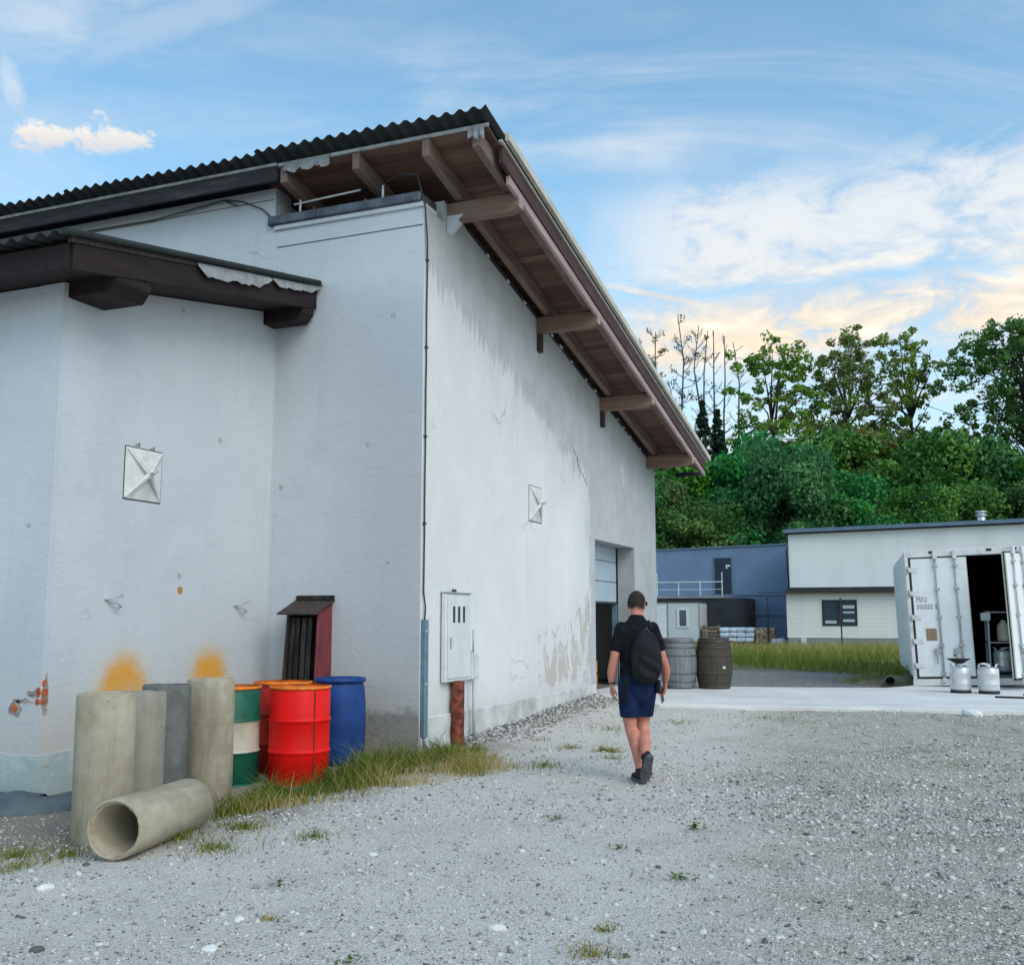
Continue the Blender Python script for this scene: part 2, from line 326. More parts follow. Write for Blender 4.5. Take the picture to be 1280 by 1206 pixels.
# -- gravel, grass, leaves, water
def gravel_mat():
    g, b = newmat('gravel'); p = g.obj(); x, y, z = g.xyz(p)
    big = g.noise(p, .35, 6, .6, .6); mid = g.noise(p, 1.6, 8, .66, .4); fine = g.noise(p, 55, 5, .7)
    pw = g.vm('ADD', p, g.vm('SCALE', g.noise(p, 9, 3, .6, col=True), scale=.05))
    c1 = g.vor(pw, 27, out='Color'); c2 = g.vor(pw, 62, out='Color'); d1 = g.vor(pw, 27); d2 = g.vor(pw, 62)
    r1 = g.xyz(c1)[0]; r2 = g.xyz(c2)[1]
    st = g.mix(r1, (.20, .20, .19), (.70, .69, .66)); st2 = g.mix(r2, (.22, .22, .21), (.68, .67, .64))
    dust = g.mix(g.ss(.3, .7, fine), (.52, .515, .505), (.70, .695, .685))
    # the packed wheel lane (bluish, fine) runs from the lower left to the yard; the right side is stonier and greener
    lane = g.ss(-.2, 1.4, g.add(g.sub(g.sub(x, 3.3), g.mul(y, -.17)), g.mul(g.sub(big, .5), 2.4)))
    amt = g.add(g.add(.10, g.mul(lane, .48)), g.mul(g.ss(.42, .66, mid), g.add(.20, g.mul(lane, .30))))
    col = g.mix(g.m('MULTIPLY', amt, g.ss(.25, .6, r2), clamp=True), dust, g.mix(.5, st, st2))
    col = g.mix(g.mul(lane, .42), col, g.mix(mid, (.36, .35, .28), (.58, .565, .48)))
    dark = g.mul(g.ss(.56, .78, g.noise(g.vm('ADD', p, (8, 3, 0)), .9, 8, .7)), .42)
    col = g.mix(dark, col, (.24, .245, .235))
    moss = g.mul(g.ss(.60, .74, g.noise(g.vm('ADD', p, (2, 9, 0)), .7, 7, .68, .5)), g.mul(lane, .38))
    col = g.mix(moss, col, (.17, .19, .10))
    spk = g.noise(g.vm('ADD', p, (4, 4, 0)), 12, 6, .78)
    col = g.mix(g.mul(g.ss(.52, .66, spk), g.add(.14, g.mul(lane, .50))), col, (.16, .16, .135))
    col = g.mix(g.mul(g.ss(.46, .34, spk), g.add(.10, g.mul(lane, .45))), col, (.74, .73, .70))
    tan = g.mul(g.ss(.50, .66, g.noise(g.vm('ADD', p, (5, 1, 0)), .55, 7, .66, .8)), g.add(.15, g.mul(lane, .45)))
    col = g.mix(tan, col, g.mix(fine, (.20, .185, .13), (.46, .43, .34)))
    pale = g.mul(g.ss(.55, .68, g.noise(g.vm('MULTIPLY', g.vm('ADD', p, (1, 6, 0)), (1.6, .6, 1)), .7, 6, .62, .6)), .55)
    col = g.mix(pale, col, g.mix(fine, (.52, .52, .51), (.70, .70, .69)))
    # bare soil under the weeds by the wall and by the pipes
    soil = g.mul(g.ss(1.35, .45, g.add(x, g.mul(g.sub(mid, .5), 1.6))), g.ss(-5.7, -5.0, g.add(y, g.mul(g.sub(mid, .5), 1.2))))
    soil = g.mul(soil, g.ss(1.5, .3, y))
    col = g.mix(g.mul(soil, .75), col, g.mix(fine, (.085, .072, .045), (.26, .225, .16)))
    # beyond the yard the ground is earth and grass
    far = g.ss(15.5, 17.0, g.add(y, g.mul(g.sub(mid, .5), 1.5)))
    col = g.mix(far, col, g.mix(mid, (.10, .10, .065), (.19, .18, .12)))
    gap = g.mul(g.ss(.42, .62, d2), g.add(.10, g.mul(amt, .55)))
    col = g.mix(g.m('MULTIPLY', gap, 1, clamp=True), col, (.13, .13, .12))
    strip = g.mul(g.ss(9.2, 9.7, g.sub(y, g.mul(x, .16))), g.ss(17.5, 16.0, g.add(y, g.mul(g.sub(mid, .5), 1.5))))
    col = g.mix(g.mul(strip, .85), col, g.mix(r1, (.10, .105, .115), (.27, .275, .29)))
    col = g.vm('MULTIPLY', col, (1.12, 1.05, .97))
    g.put(b.inputs['Base Color'], col); b.inputs['Roughness'].default_value = .95; b.inputs['Specular IOR Level'].default_value = .15
    h = g.add(g.mul(g.sub(1, d1), g.mul(amt, .9)), g.add(g.mul(g.sub(1, d2), .4), g.mul(fine, .4)))
    g.put(b.inputs['Normal'], g.bump(h, .022, .9))
gravel_mat()
def tone_mat(name, stops, rough=.8, trans=.0, spec=.15, perobj=0, big=0):
    """colour from the per-face attribute 'tone'"""
    g, b = newmat(name)
    r = g.new('ShaderNodeValToRGB'); r.color_ramp.elements[0].position = stops[0][0]; r.color_ramp.elements[0].color = (*stops[0][1], 1)
    r.color_ramp.elements[1].position = stops[-1][0]; r.color_ramp.elements[1].color = (*stops[-1][1], 1)
    for s, c in stops[1:-1]:
        e = r.color_ramp.elements.new(s); e.color = (*c, 1)
    g.put(r.inputs[0], g.attr('tone')); col = r.outputs[0]
    if perobj: col = g.hsv(col, g.add(.5 - .018, g.mul(g.rnd(), .036)), g.add(.85, g.mul(g.rnd(), .25)), g.add(1 - perobj, g.mul(g.rnd(), 2 * perobj)))
    g.put(b.inputs['Base Color'], col); b.inputs['Roughness'].default_value = rough; b.inputs['Specular IOR Level'].default_value = spec
    if trans:
        t = g.new('ShaderNodeBsdfTranslucent'); g.put(t.inputs[0], col); mx = g.new('ShaderNodeMixShader'); mx.inputs[0].default_value = trans
        o = [n for n in g.n if n.type == 'OUTPUT_MATERIAL'][0]
        g.l.new(b.outputs[0], mx.inputs[1]); g.l.new(t.outputs[0], mx.inputs[2]); g.l.new(mx.outputs[0], o.inputs[0])
    return M[name]
tone_mat('stones', [(0, (.13, .125, .11)), (.45, (.50, .48, .45)), (.85, (.72, .70, .655)), (1, (.82, .81, .77))], .9)
tone_mat('weed_grass', [(0, (.05, .10, .016)), (.40, (.15, .21, .030)), (.62, (.32, .28, .07)), (1, (.56, .42, .19))], .8, .25)
tone_mat('meadow', [(0, (.06, .12, .02)), (.45, (.19, .25, .04)), (.75, (.38, .34, .09)), (1, (.52, .43, .20))], .8, .25)
tone_mat('leaf_dark', [(0, (.018, .082, .028)), (.5, (.042, .19, .050)), (1, (.12, .32, .07))], .65, .22, .2, .22)
tone_mat('leaf_mid', [(0, (.028, .10, .024)), (.5, (.075, .22, .038)), (1, (.19, .34, .06))], .65, .25, .2, .2)
tone_mat('leaf_olive', [(0, (.06, .13, .024)), (.5, (.15, .26, .040)), (1, (.34, .40, .08))], .65, .3, .2, .1)
tone_mat('leaf_silver', [(0, (.04, .12, .045)), (.5, (.085, .20, .075)), (1, (.17, .31, .12))], .65, .25, .2, .05)
tone_mat('leaf_rust', [(0, (.06, .07, .02)), (.5, (.16, .13, .03)), (1, (.30, .20, .05))], .65, .3, .2, .05)
tone_mat('leaf_conifer', [(0, (.010, .028, .018)), (.5, (.018, .048, .026)), (1, (.035, .075, .035))], .7, .1, .2, .1)
simple('bark', (.055, .045, .038), .9, .4, 5, bump=.4, stretch=(3, 3, .5))
simple('dead_bark', (.085, .075, .070), .9, .35, 5, bump=.3, stretch=(3, 3, .5))

# ---------------------------------------------------------------- geometry helpers
class MB:
    """collects simple solids as one mesh"""
    def __init__(s): s.v = []; s.f = []; s.mi = []; s.sm = []
    def raw(s, vs, fs, mi=0, sm=False):
        o = len(s.v); s.v += [tuple(p) for p in vs]; s.f += [tuple(i + o for i in f) for f in fs]
        s.mi += [mi] * len(fs); s.sm += [sm] * len(fs); return s
    def box(s, x0, x1, y0, y1, z0, z1, mi=0):
        return s.hexa([(x0, y0, z0), (x1, y0, z0), (x1, y1, z0), (x0, y1, z0), (x0, y0, z1), (x1, y0, z1), (x1, y1, z1), (x0, y1, z1)], mi)
    def hexa(s, v, mi=0):
        return s.raw(v, [(3, 2, 1, 0), (4, 5, 6, 7), (0, 1, 5, 4), (1, 2, 6, 5), (2, 3, 7, 6), (3, 0, 4, 7)], mi)
    def slope(s, x0, x1, y0, y1, w0, w1, k, mi=0):
        """box lying in a roof plane: z = w + k*y"""
        z = lambda w, y: w + k * y
        return s.hexa([(x0, y0, z(w0, y0)), (x1, y0, z(w0, y0)), (x1, y1, z(w0, y1)), (x0, y1, z(w0, y1)),
                       (x0, y0, z(w1, y0)), (x1, y0, z(w1, y0)), (x1, y1, z(w1, y1)), (x0, y1, z(w1, y1))], mi)
    def obox(s, c, hx, hy, hz, rot, mi=0):
        R = Matrix(rot.to_matrix()) if hasattr(rot, 'to_matrix') else rot
        pts = [Vector((a * hx, b * hy, d * hz)) for d in (-1, 1) for a, b in ((-1, -1), (1, -1), (1, 1), (-1, 1))]
        return s.hexa([Vector(c) + R @ p for p in pts], mi)
    def tube(s, pts, rad, n=8, mi=0, caps=True, sm=True):
        pts = [Vector(p) for p in pts]; rr = rad if hasattr(rad, '__len__') else [rad] * len(pts)
        vs, fs = [], []; ref = None
        for i, p in enumerate(pts):
            t = (pts[min(i + 1, len(pts) - 1)] - pts[max(i - 1, 0)]).normalized()
            if ref is None: ref = Vector((0, 0, 1)) if abs(t.z) < .9 else Vector((1, 0, 0))
            a = (ref - t * ref.dot(t)).normalized(); b = t.cross(a); ref = a
            for k in range(n):
                q = 2 * pi * k / n; vs.append(p + (a * cos(q) + b * sin(q)) * rr[i])
        for i in range(len(pts) - 1):
            for k in range(n):
                fs.append((i * n + k, i * n + (k + 1) % n, (i + 1) * n + (k + 1) % n, (i + 1) * n + k))
        s.raw(vs, fs, mi, sm)
        if caps:
            o = len(s.v) - len(vs); s.f += [tuple(o + k for k in range(n))[::-1], tuple(o + (len(pts) - 1) * n + k for k in range(n))]
            s.mi += [mi] * 2; s.sm += [False] * 2
        return s
    def lathe(s, prof, n=24, mi=None, sm=True, c=(0, 0, 0), close=False, wob=None):
        """prof: (r, z) from bottom to top; mi per segment or int"""
        vs, fs, mm = [], [], []
        for r, z in prof:
            for k in range(n):
                q = 2 * pi * k / n; rr = r * (wob(k, z) if wob else 1); vs.append((c[0] + rr * cos(q), c[1] + rr * sin(q), c[2] + z))
        for i in range(len(prof) - 1):
            for k in range(n): fs.append((i * n + k, i * n + (k + 1) % n, (i + 1) * n + (k + 1) % n, (i + 1) * n + k)); mm.append(mi[i] if hasattr(mi, '__len__') else (mi or 0))
        s.raw(vs, fs, 0, sm); s.mi[-len(fs):] = mm
        return s
    def prism(s, poly, axis, a, b, mi=0):
        """extrude a polygon along an axis: axis 0 -> poly is (y,z), 1 -> (x,z), 2 -> (x,y)"""
        def P(u, v, t): return (t, u, v) if axis == 0 else (u, t, v) if axis == 1 else (u, v, t)
        n = len(poly)
        return s.raw([P(u, v, a) for u, v in poly] + [P(u, v, b) for u, v in poly],
                     [tuple(range(n))[::-1], tuple(range(n, 2 * n))] + [(i, (i + 1) % n, n + (i + 1) % n, n + i) for i in range(n)], mi)
    def build(s, name, mats, parent=None, bevel=0, loc=None, rotz=0, fix=True):
        me = bpy.data.meshes.new(name); me.from_pydata([tuple(p) for p in s.v], [], s.f)
        for m in (mats if isinstance(mats, (list, tuple)) else [mats]): me.materials.append(M[m])
        me.polygons.foreach_set('material_index', s.mi); me.polygons.foreach_set('use_smooth', s.sm)
        if fix:
            bm = bmesh.new(); bm.from_mesh(me); bmesh.ops.recalc_face_normals(bm, faces=bm.faces)
            if bevel:
                bmesh.ops.bevel(bm, geom=[e for e in bm.edges if len(e.link_faces) == 2 and e.calc_face_angle(0) > .6], offset=bevel, segments=1, affect='EDGES', clamp_overlap=True)
            bm.to_mesh(me); bm.free()
        me.update()
        o = bpy.data.objects.new(name, me); COL.objects.link(o); o.parent = parent
        if loc is not None: o.location = loc
        o.rotation_euler.z = rotz
        return o
def npmesh(name, verts, quads, mats, tone=None, parent=None, tri=False, smooth=False):
    """fast mesh from numpy arrays"""
    k = 3 if tri else 4; me = bpy.data.meshes.new(name)
    me.vertices.add(len(verts)); me.vertices.foreach_set('co', np.asarray(verts, np.float32).ravel())
    nf = len(quads); me.loops.add(nf * k); me.loops.foreach_set('vertex_index', np.asarray(quads, np.int32).ravel())
    me.polygons.add(nf); me.polygons.foreach_set('loop_start', np.arange(nf, dtype=np.int32) * k); me.polygons.foreach_set('loop_total', np.full(nf, k, np.int32))
    for m in (mats if isinstance(mats, (list, tuple)) else [mats]): me.materials.append(M[m])
    if smooth: me.polygons.foreach_set('use_smooth', np.ones(nf, bool))
    me.update(calc_edges=True); me.validate()
    if tone is not None:
        a = me.attributes.new('tone', 'FLOAT', 'FACE'); a.data.foreach_set('value', np.asarray(tone, np.float32))
    o = bpy.data.objects.new(name, me); COL.objects.link(o); o.parent = parent
    return o
def tag(o, label=None, cat=None, group=None, kind=None):
    for k, v in (('label', label), ('category', cat), ('group', group), ('kind', kind)):
        if v: o[k] = v
    return o
def thing(name, label, cat, loc=(0, 0, 0), rotz=0, group=None):
    o = bpy.data.objects.new(name, None); COL.objects.link(o); o.empty_display_size = .2
    o.location = loc; o.rotation_euler = (0, 0, rotz)
    return tag(o, label, cat, group)
def again(o, parent=None, loc=None):
    c = o.copy(); COL.objects.link(c); c.parent = parent if parent else o.parent
    if loc is not None: c.location = loc
    return c
def copy_tree(root, loc, rotz=0, label=None, scale=None):
    r = root.copy(); COL.objects.link(r); r.location = loc; r.rotation_euler = (0, 0, rotz)
    if scale: r.scale = scale
    if label: r['label'] = label
    def rec(a, b):
        for ch in list(a.children):
            c = ch.copy(); COL.objects.link(c); c.parent = b; rec(ch, c)
    rec(root, r); return r
def ssn(a, b, x):
    t = np.clip((x - a) / (b - a), 0, 1); return t * t * (3 - 2 * t)
def ground_z(x, y):
    return -.13 * ssn(.9, -.4, x) * ssn(2.2, .2, y) + .13 * ssn(1.8, 6.2, y)
def gz(x, y): return float(ground_z(np.float64(x), np.float64(y)))

# ---------------------------------------------------------------- ground
def lumps(x, y):
    return .012 * np.sin(x * 2.1 + y * .7) * np.sin(y * 1.7 - x * .4) + .007 * np.sin(x * 5.3 + 1) * np.sin(y * 4.6 + 2) + .004 * np.sin(x * 11 + y * 3) * np.sin(y * 9.7)
def surf(x, y):
    near = ssn(60, 16, np.hypot(x - 4, y))
    wallfade = ssn(0.0, .5, np.abs(x)) * .6 + .4
    return ground_z(x, y) + lumps(x, y) * near * wallfade - .03 * ssn(5.0, 6.5, y) * ssn(12.5, 11, y) * ssn(.6, 1.6, x)
def axis(lo, hi, step, far):
    a = np.arange(lo, hi + 1e-6, step); out = [far * -1]; 
    L = [-far, -far * .5, -far * .25, lo - 60, lo - 30, lo - 15, lo - 7, lo - 3, lo - 1]; R = [hi + 1, hi + 3, hi + 7, hi + 15, hi + 30, hi + 60, far * .25, far * .5, far]
    return np.array(sorted(set(L + list(a) + R)))
gx, gy = axis(-6, 16, .14, 900.), axis(-13, 16, .14, 900.)
XX, YY = np.meshgrid(gx, gy); ZZ = surf(XX, YY)
nx, ny = len(gx), len(gy); idx = np.arange(nx * ny).reshape(ny, nx)
q = np.stack([idx[:-1, :-1], idx[:-1, 1:], idx[1:, 1:], idx[1:, :-1]], -1).reshape(-1, 4)
tag(npmesh('ground', np.stack([XX, YY, ZZ], -1).reshape(-1, 3), q, 'gravel', smooth=True), kind='structure', label='pale gravel yard ground')

# concrete pad: a slab with a worn edge
pad = [(-.34, 6.75), (.35, 6.35), (1.0, 5.55), (1.55, 5.12), (2.4, 5.22), (3.3, 5.40), (4.3, 5.58), (5.5, 5.80), (6.7, 6.0), (9, 6.45), (16, 7.8), (16, 18.5), (5.6, 18.5), (5.05, 11.2), (4.6, 10.42), (3.2, 10.0), (1.9, 9.66), (.0, 9.45), (-.34, 9.40)]
tag(MB().prism(pad, 2, -.1, .17).build('concrete_pad', 'pad', bevel=.012), kind='structure', label='pale concrete pad in front of the garage door')

# ---------------------------------------------------------------- the white building
KS = -.19
bld = thing('workshop_building', 'white plastered workshop with corrugated roof, deep timber eaves and garage door', 'building')
# gable wall with the doorway cut out; its narrow end faces the yard
out_ = [(0, -.5), (6.80, -.5), (6.80, 2.90), (9.42, 2.90), (9.42, -.5), (11.2, -.5), (11.2, 4.80), (.55, 6.82), (.55, 6.53), (0, 6.53)]
mb = MB(); mb.prism(out_, 0, -.35, 0)
for i, f in enumerate(mb.f):
    ys = [mb.v[j][1] for j in f]
    if max(ys) < .01: mb.mi[i] = 1
    elif min(ys) > 6.7 and max(ys) < 9.5 and len(f) == 4: mb.mi[i] = 2
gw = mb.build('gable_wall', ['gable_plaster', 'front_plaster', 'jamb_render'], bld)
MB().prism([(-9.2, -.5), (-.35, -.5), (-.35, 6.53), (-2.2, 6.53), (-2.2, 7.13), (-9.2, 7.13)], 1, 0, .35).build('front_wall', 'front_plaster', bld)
MB().box(-2.55, -2.2, .352, 1.2, 6.45, 7.0).build('recess_side_wall', 'front_plaster', bld)
MB().box(-2.2, -.36, 1.0, 1.2, 6.3, 6.94).build('recess_back_wall', 'dark_board', bld)
# plinth step along the gable, and unseen rear walls and floor that close the shell
MB().box(0, .028, .02, 6.72, -.3, .34).box(0, .028, 9.5, 11.2, -.3, .34).build('plinth', 'plinth_render', bld, bevel=.012)
MB().box(-9.2, -.35, 11.2, 11.5, -.3, 4.7).box(-9.5, -9.2, 0, 11.5, -.3, 6.6).build('rear_wall', 'front_plaster', bld)
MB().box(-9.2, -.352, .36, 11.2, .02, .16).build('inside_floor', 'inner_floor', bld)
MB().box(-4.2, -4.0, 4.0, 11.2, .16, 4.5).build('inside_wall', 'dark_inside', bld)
# scored groove lines under the ledge and across the upper wall
MB().box(-2.16, -.02, -.004, .01, 6.30, 6.312).box(-8.5, -2.22, -.004, .01, 6.97, 6.98).build('groove_line', 'cable', bld)
# parapet cap: dark folded metal in short lengths over a pale drip course
pc = MB().box(-2.28, -.03, -.07, .40, 6.60, 6.72).build('parapet_cap', 'metal_cap', bld, bevel=.012)
for x in (-1.55, -.80): MB().box(x - .012, x + .012, -.078, .40, 6.598, 6.728).build('cap_seam', 'metal_cap', pc)
MB().box(-2.2, .0, -.035, .36, 6.532, 6.598).build('drip_course', 'front_plaster', bld, bevel=.01)
rl = MB().tube([(-1.95, .05, 6.88), (-.95, .05, 6.92)], .014, 6).build('ledge_rail', 'white_metal', bld)
for x in (-1.85, -.62): MB().tube([(x, .05, 6.70), (x, .05, 6.93)], .016, 6).build('rail_post', 'white_metal', rl)

# ---- main roof: a deck, with sheets, rafters, purlins, soffit boards and verge boards as its pieces
roof = MB().slope(-9.6, .97, -.28, 11.85, 7.212, 7.226, KS).build('roof', 'dark_board', bld)
def corrugated(name, x0, x1, y0, y1, wc, k, mat, parent, pitch=.177, amp=.026, th=.008, seg=10):
    n = max(2, int(round((x1 - x0) / pitch * seg))); mb = MB(); vs, fs = [], []
    for i in range(n + 1):
        x = x0 + (x1 - x0) * i / n; h = amp * cos(2 * pi * x / pitch)
        for y in (y0, y1):
            for t in (th / 2, -th / 2): vs.append((x, y, wc + h + t + k * y))
    for i in range(n):
        a, b = i * 4, i * 4 + 4
        fs += [(a, b, b + 2, a + 2), (a + 1, a + 3, b + 3, b + 1), (a, a + 1, b + 1, b), (a + 2, b + 2, b + 3, a + 3)]
    fs += [(0, 2, 3, 1), (n * 4, n * 4 + 1, n * 4 + 3, n * 4 + 2)]
    mb.raw(vs, fs, 0, True); o = mb.build(name, mat, parent, fix=False)
    for p in o.data.polygons: p.use_smooth = len(p.vertices) == 4 and abs(p.normal.y) < .9
    return o
W = .177 * 6
for i in range(10):
    x1 = 1.045 - W * i; lift = .022 if x1 > -1.2 else 0
    corrugated('roof_sheet', x1 - W - .03, x1, -.52 - .012 * (i % 3), 11.95, 7.268 + lift + .004 * (i % 2), KS, 'sheet', roof)
# eave strip, with ragged hanging felt beside the rafter heads
MB().slope(-1.95, 1.0, -.335, -.315, 7.182, 7.222, KS).build('eave_strip', 'fascia_pale', roof)
MB().slope(-9.6, -1.96, -.335, -.30, 7.00, 7.222, KS).build('eave_board', 'dark_board', roof)
MB().slope(-9.6, -1.96, -.345, -.337, 7.195, 7.232, KS).build('eave_trim', 'fascia_pale', roof)
def ragged(name, pts, depth_fn, mat, parent, n=26, th=.006):
    """a hanging torn strip between two points; depth_fn(t) gives how far it hangs"""
    a, b = Vector(pts[0]), Vector(pts[1]); mb = MB(); vs, fs = [], []; R = random.Random(hash(name) % 97 + int(a.x * 10))
    nrm = (b - a).cross(Vector((0, 0, 1))).normalized()
    for i in range(n + 1):
        t = i / n; p = a.lerp(b, t); wv = .02 * sin(t * 17) + R.uniform(-.006, .006); d = depth_fn(t) * R.uniform(.82, 1.12)
        for q in (p, p + nrm * wv + Vector((0, 0, -d))):
            vs += [q + nrm * th, q]
    for i in range(n):
        o = i * 4; fs += [(o, o + 4, o + 6, o + 2), (o + 1, o + 3, o + 7, o + 5), (o + 2, o + 6, o + 7, o + 3)]
    mb.raw(vs, fs); return mb.build(name, mat, parent)
e0 = lambda y, w: w + KS * y
ragged('torn_felt', [(-1.85, -.35, e0(-.35, 7.205)), (-1.17, -.35, e0(-.35, 7.205))], lambda t: .10 + .05 * abs(sin(t * 9)), 'felt', roof)
ragged('torn_felt', [(.74, -.35, e0(-.35, 7.205)), (.95, -.35, e0(-.35, 7.205))], lambda t: .10 + .07 * abs(sin(t * 7 + 1)), 'felt', roof)
for x, y1 in ((-1.86, 1.6), (-.80, 1.6), (.17, 11.6), (.84, 11.6)):
    MB().slope(x - .05, x + .05, -.33, y1, 6.955, 7.168, KS).build('rafter', 'rafter_wood', roof, bevel=.006)
b0 = MB().slope(-2.3, .985, 0, .146, 7.178, 7.200, KS).build('soffit_board', 'soffit_wood', roof); b0.location = (0, -.30, -.30 * KS)
for i in range(1, 80):
    y = -.30 + .151 * i
    o = again(b0); o.location = (0, y, y * KS); o.rotation_euler.y = random.uniform(-.0015, .0015)
for i, y in enumerate((.70, 3.95, 7.25, 10.55)):
    mb = MB(); zt = 6.953 + KS * y - .012; hgt = (.24, .25, .25, .26)[i]; x1 = 1.0
    mb.prism([(-.6, zt), (x1, zt), (x1, zt - hgt * .80), (x1 - .12, zt - hgt), (-.6, zt - hgt)], 1, y - .075, y + .075)
    p = mb.build('purlin', 'purlin_wood', roof, bevel=.008)
    MB().box(x1 + .001, x1 + .006, y - .07, y + .07, zt - hgt * .78, zt - .01).build('purlin_end', 'barge_wood', roof)
    if i in (1, 2): MB().box(.002, .07, y - .06, y + .06, zt - hgt - .30, zt - hgt - .003).build('purlin_strut', 'brown_wood', roof, bevel=.006)
MB().prism([(.003, 6.42), (.24, 6.64), (.003, 6.64)], 1, .62, .78).build('purlin_corbel', 'front_plaster', roof, bevel=.005)
# ragged dark wall plate painting in the shadow gap where the boards meet the wall
MB().slope(-.30, .028, 1.25, 11.2, 6.905, 6.945, KS).build('wall_plate', 'dark_board', roof)
for i in range(14):
    y = 1.9 + i * .62 + random.uniform(-.2, .2)
    if abs(y - 3.95) > .2 and abs(y - 7.25) > .2 and y < 10.3: MB().obox((.035, y, 6.90 + KS * y + random.uniform(-.02, .02)), .012, random.uniform(.03, .07), .012, Matrix.Rotation(random.uniform(-.3, .1), 3, 'X')).build('mortar_lump', 'plinth_render', roof)
MB().slope(.955, 1.002, .32, 11.75, 6.845, 6.962, KS).build('barge_board', 'barge_wood', roof, bevel=.004)
MB().slope(.972, 1.022, .05, 11.72, 6.966, 7.176, KS).build('verge_board', 'brown_wood', roof)
MB().slope(1.0, 1.045, -.02, 11.85, 7.182, 7.206, KS).build('verge_drip', 'flashing', roof)
mb = MB(); mb.slope(1.05, 1.105, .06, 11.95, 7.235, 7.335, KS).slope(.90, 1.05, .06, 11.95, 7.318, 7.335, KS); mb.build('verge_flashing', 'flashing', roof)
MB().tube([(.3, 11.96, 4.70), (.95, 11.96, 4.70)], .05, 8).build('gutter', 'dark_board', roof)

# ---- corner: cable in clips down to a galvanised conduit
cb = [(-.62, .03, 6.94), (-.30, -.02, 7.0), (-.08, -.05, 6.93), (.02, -.03, 6.55), (.03, .03, 6.1)] + [(.018, .055 + .004 * sin(i * 2), 6.0 - i * .35) for i in range(13)] + [(.03, .08, 1.62), (.03, .06, 1.45)]
cbl = MB().tube(cb, .011, 6).build('cable', 'cable', bld)
for z in (5.85, 4.75, 3.65, 2.60): MB().box(.001, .03, .035, .085, z, z + .025).build('cable_clip', 'cable', cbl)
cdt = MB().box(.002, .065, .02, .11, .12, 1.48).build('conduit', 'galv', bld, bevel=.01)
for z in (.72, 1.33): MB().box(.0645, .069, .012, .118, z, z + .025).build('conduit_strap', 'grey_metal', cdt)
MB().tube([(.05, .06, .12), (.09, .10, -.05), (.15, .05, -.15)], .035, 8).tube([(.05, .1, .12), (.14, .25, .0), (.12, .5, -.09), (.06, .6, -.08)], .012, 6).build('ground_cable', 'grey_metal', bld)

# ---- tie plates: square plates with four raised ribs to a bolt
def tie_plate(loc, rz, s=.27):
    mb = MB(); mb.raw([(-s, 0, -s), (s, 0, -s), (s, 0, s), (-s, 0, s), (0, -.055, 0), (-s, .02, -s), (s, .02, -s), (s, .02, s), (-s, .02, s)],
                      [(0, 1, 4), (1, 2, 4), (2, 3, 4), (3, 0, 4), (0, 5, 6, 1), (1, 6, 7, 2), (2, 7, 8, 3), (3, 8, 5, 0)])
    o = mb.build('anchor_plate', 'plate_paint', bld); o.location = loc; o.rotation_euler.z = rz
    MB().box(-s - .012, s + .012, .006, .024, -s - .014, s + .012).build('shadow_rim', 'dark_slot', o)  # dark rim added behind the plate to stand in for its shadow gap
    for a in (1, 3, 5, 7):
        q = a * pi / 4; e = Vector((cos(q), 0, sin(q))) * s * 1.36
        rb = MB().tube([(0, -.085, 0), (e.x, -.004, e.z)], [.030, .010], 5, sm=False).build('rib', 'plate_paint', o)
    MB().tube([(0, -.05, 0), (0, -.16, .015)], .022, 8).tube([(-.03, -.15, .0), (.045, -.155, .035)], .014, 6).build('bolt', 'grey_metal', o)
    return o
tie_plate((0.008, 3.80, 3.22), pi / 2, .265)
tie_plate((-2.112, -2.32, 3.0), pi / 2, .27)
for y, z in ((-2.42, 3.30), (-2.20, 3.29)): MB().tube([(-2.118, y - .03, z), (-2.09, y, z + .03), (-2.118, y + .03, z)], .008, 5).build('wire_loop', 'grey_metal', bld)
def hook(x, y, z):
    return MB().tube([(x, y, z), (x + .06, y + .05, z + .01), (x + .10, y + .16, z + .05)], .009, 5).tube([(x, y, z), (x + .07, y + .10, z - .03), (x + .07, y + .17, z - .07), (x + .05, y + .13, z - .09)], .009, 5).build('wall_hook', 'grey_metal', bld)
hook(-2.125, -2.78, 1.68); hook(-2.125, -.70, 1.64)

# ---- garage door, half raised, in the doorway
gd = MB().box(-.42, -.39, 6.84, 9.38, 1.80, 2.98).build('garage_door', 'door_rib', bld)
for k in range(3):
    z = 1.81 + k * .40
    MB().box(-.389, -.37, 6.85, 9.37, z, z + .385).build('door_panel', 'door_steel', gd, bevel=.006)
MB().box(-.41, -.365, 6.84, 9.38, 1.775, 1.798).build('door_seal', 'dark_slot', gd)
for y in (6.83, 9.36): MB().box(-.46, -.36, y - .02, y + .03, .16, 1.77).build('door_rail', 'galv', gd)

# ---- annex with its lean-to roof
KA = .19
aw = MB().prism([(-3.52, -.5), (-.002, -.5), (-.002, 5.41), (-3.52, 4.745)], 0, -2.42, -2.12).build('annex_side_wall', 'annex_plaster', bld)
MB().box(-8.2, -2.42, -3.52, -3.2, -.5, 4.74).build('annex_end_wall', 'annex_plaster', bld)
ar = MB().slope(-8.5, -1.56, -3.96, -.003, 5.425, 5.50, KA).build('annex_roof', 'annex_wood', bld)
for i in range(7):
    x1 = -1.47 - W * i; corrugated('roof_sheet', x1 - W - .03, x1, -4.17, -.02, 5.735 + .004 * (i % 2), KA, 'sheet', ar)
MB().tube([(-1.47, -4.17, 5.735 - .79), (-1.47, -.04, 5.735 - .007)], .035, 8).build('verge_roll', 'sheet', ar)
MB().slope(-1.56, -1.515, -4.0, -.02, 5.40, 5.655, KA).build('barge_board', 'annex_wood', ar, bevel=.006)
MB().slope(-1.55, -1.50, -4.05, -.02, 5.655, 5.70, KA).build('verge_batten', 'rust_sheet', ar)
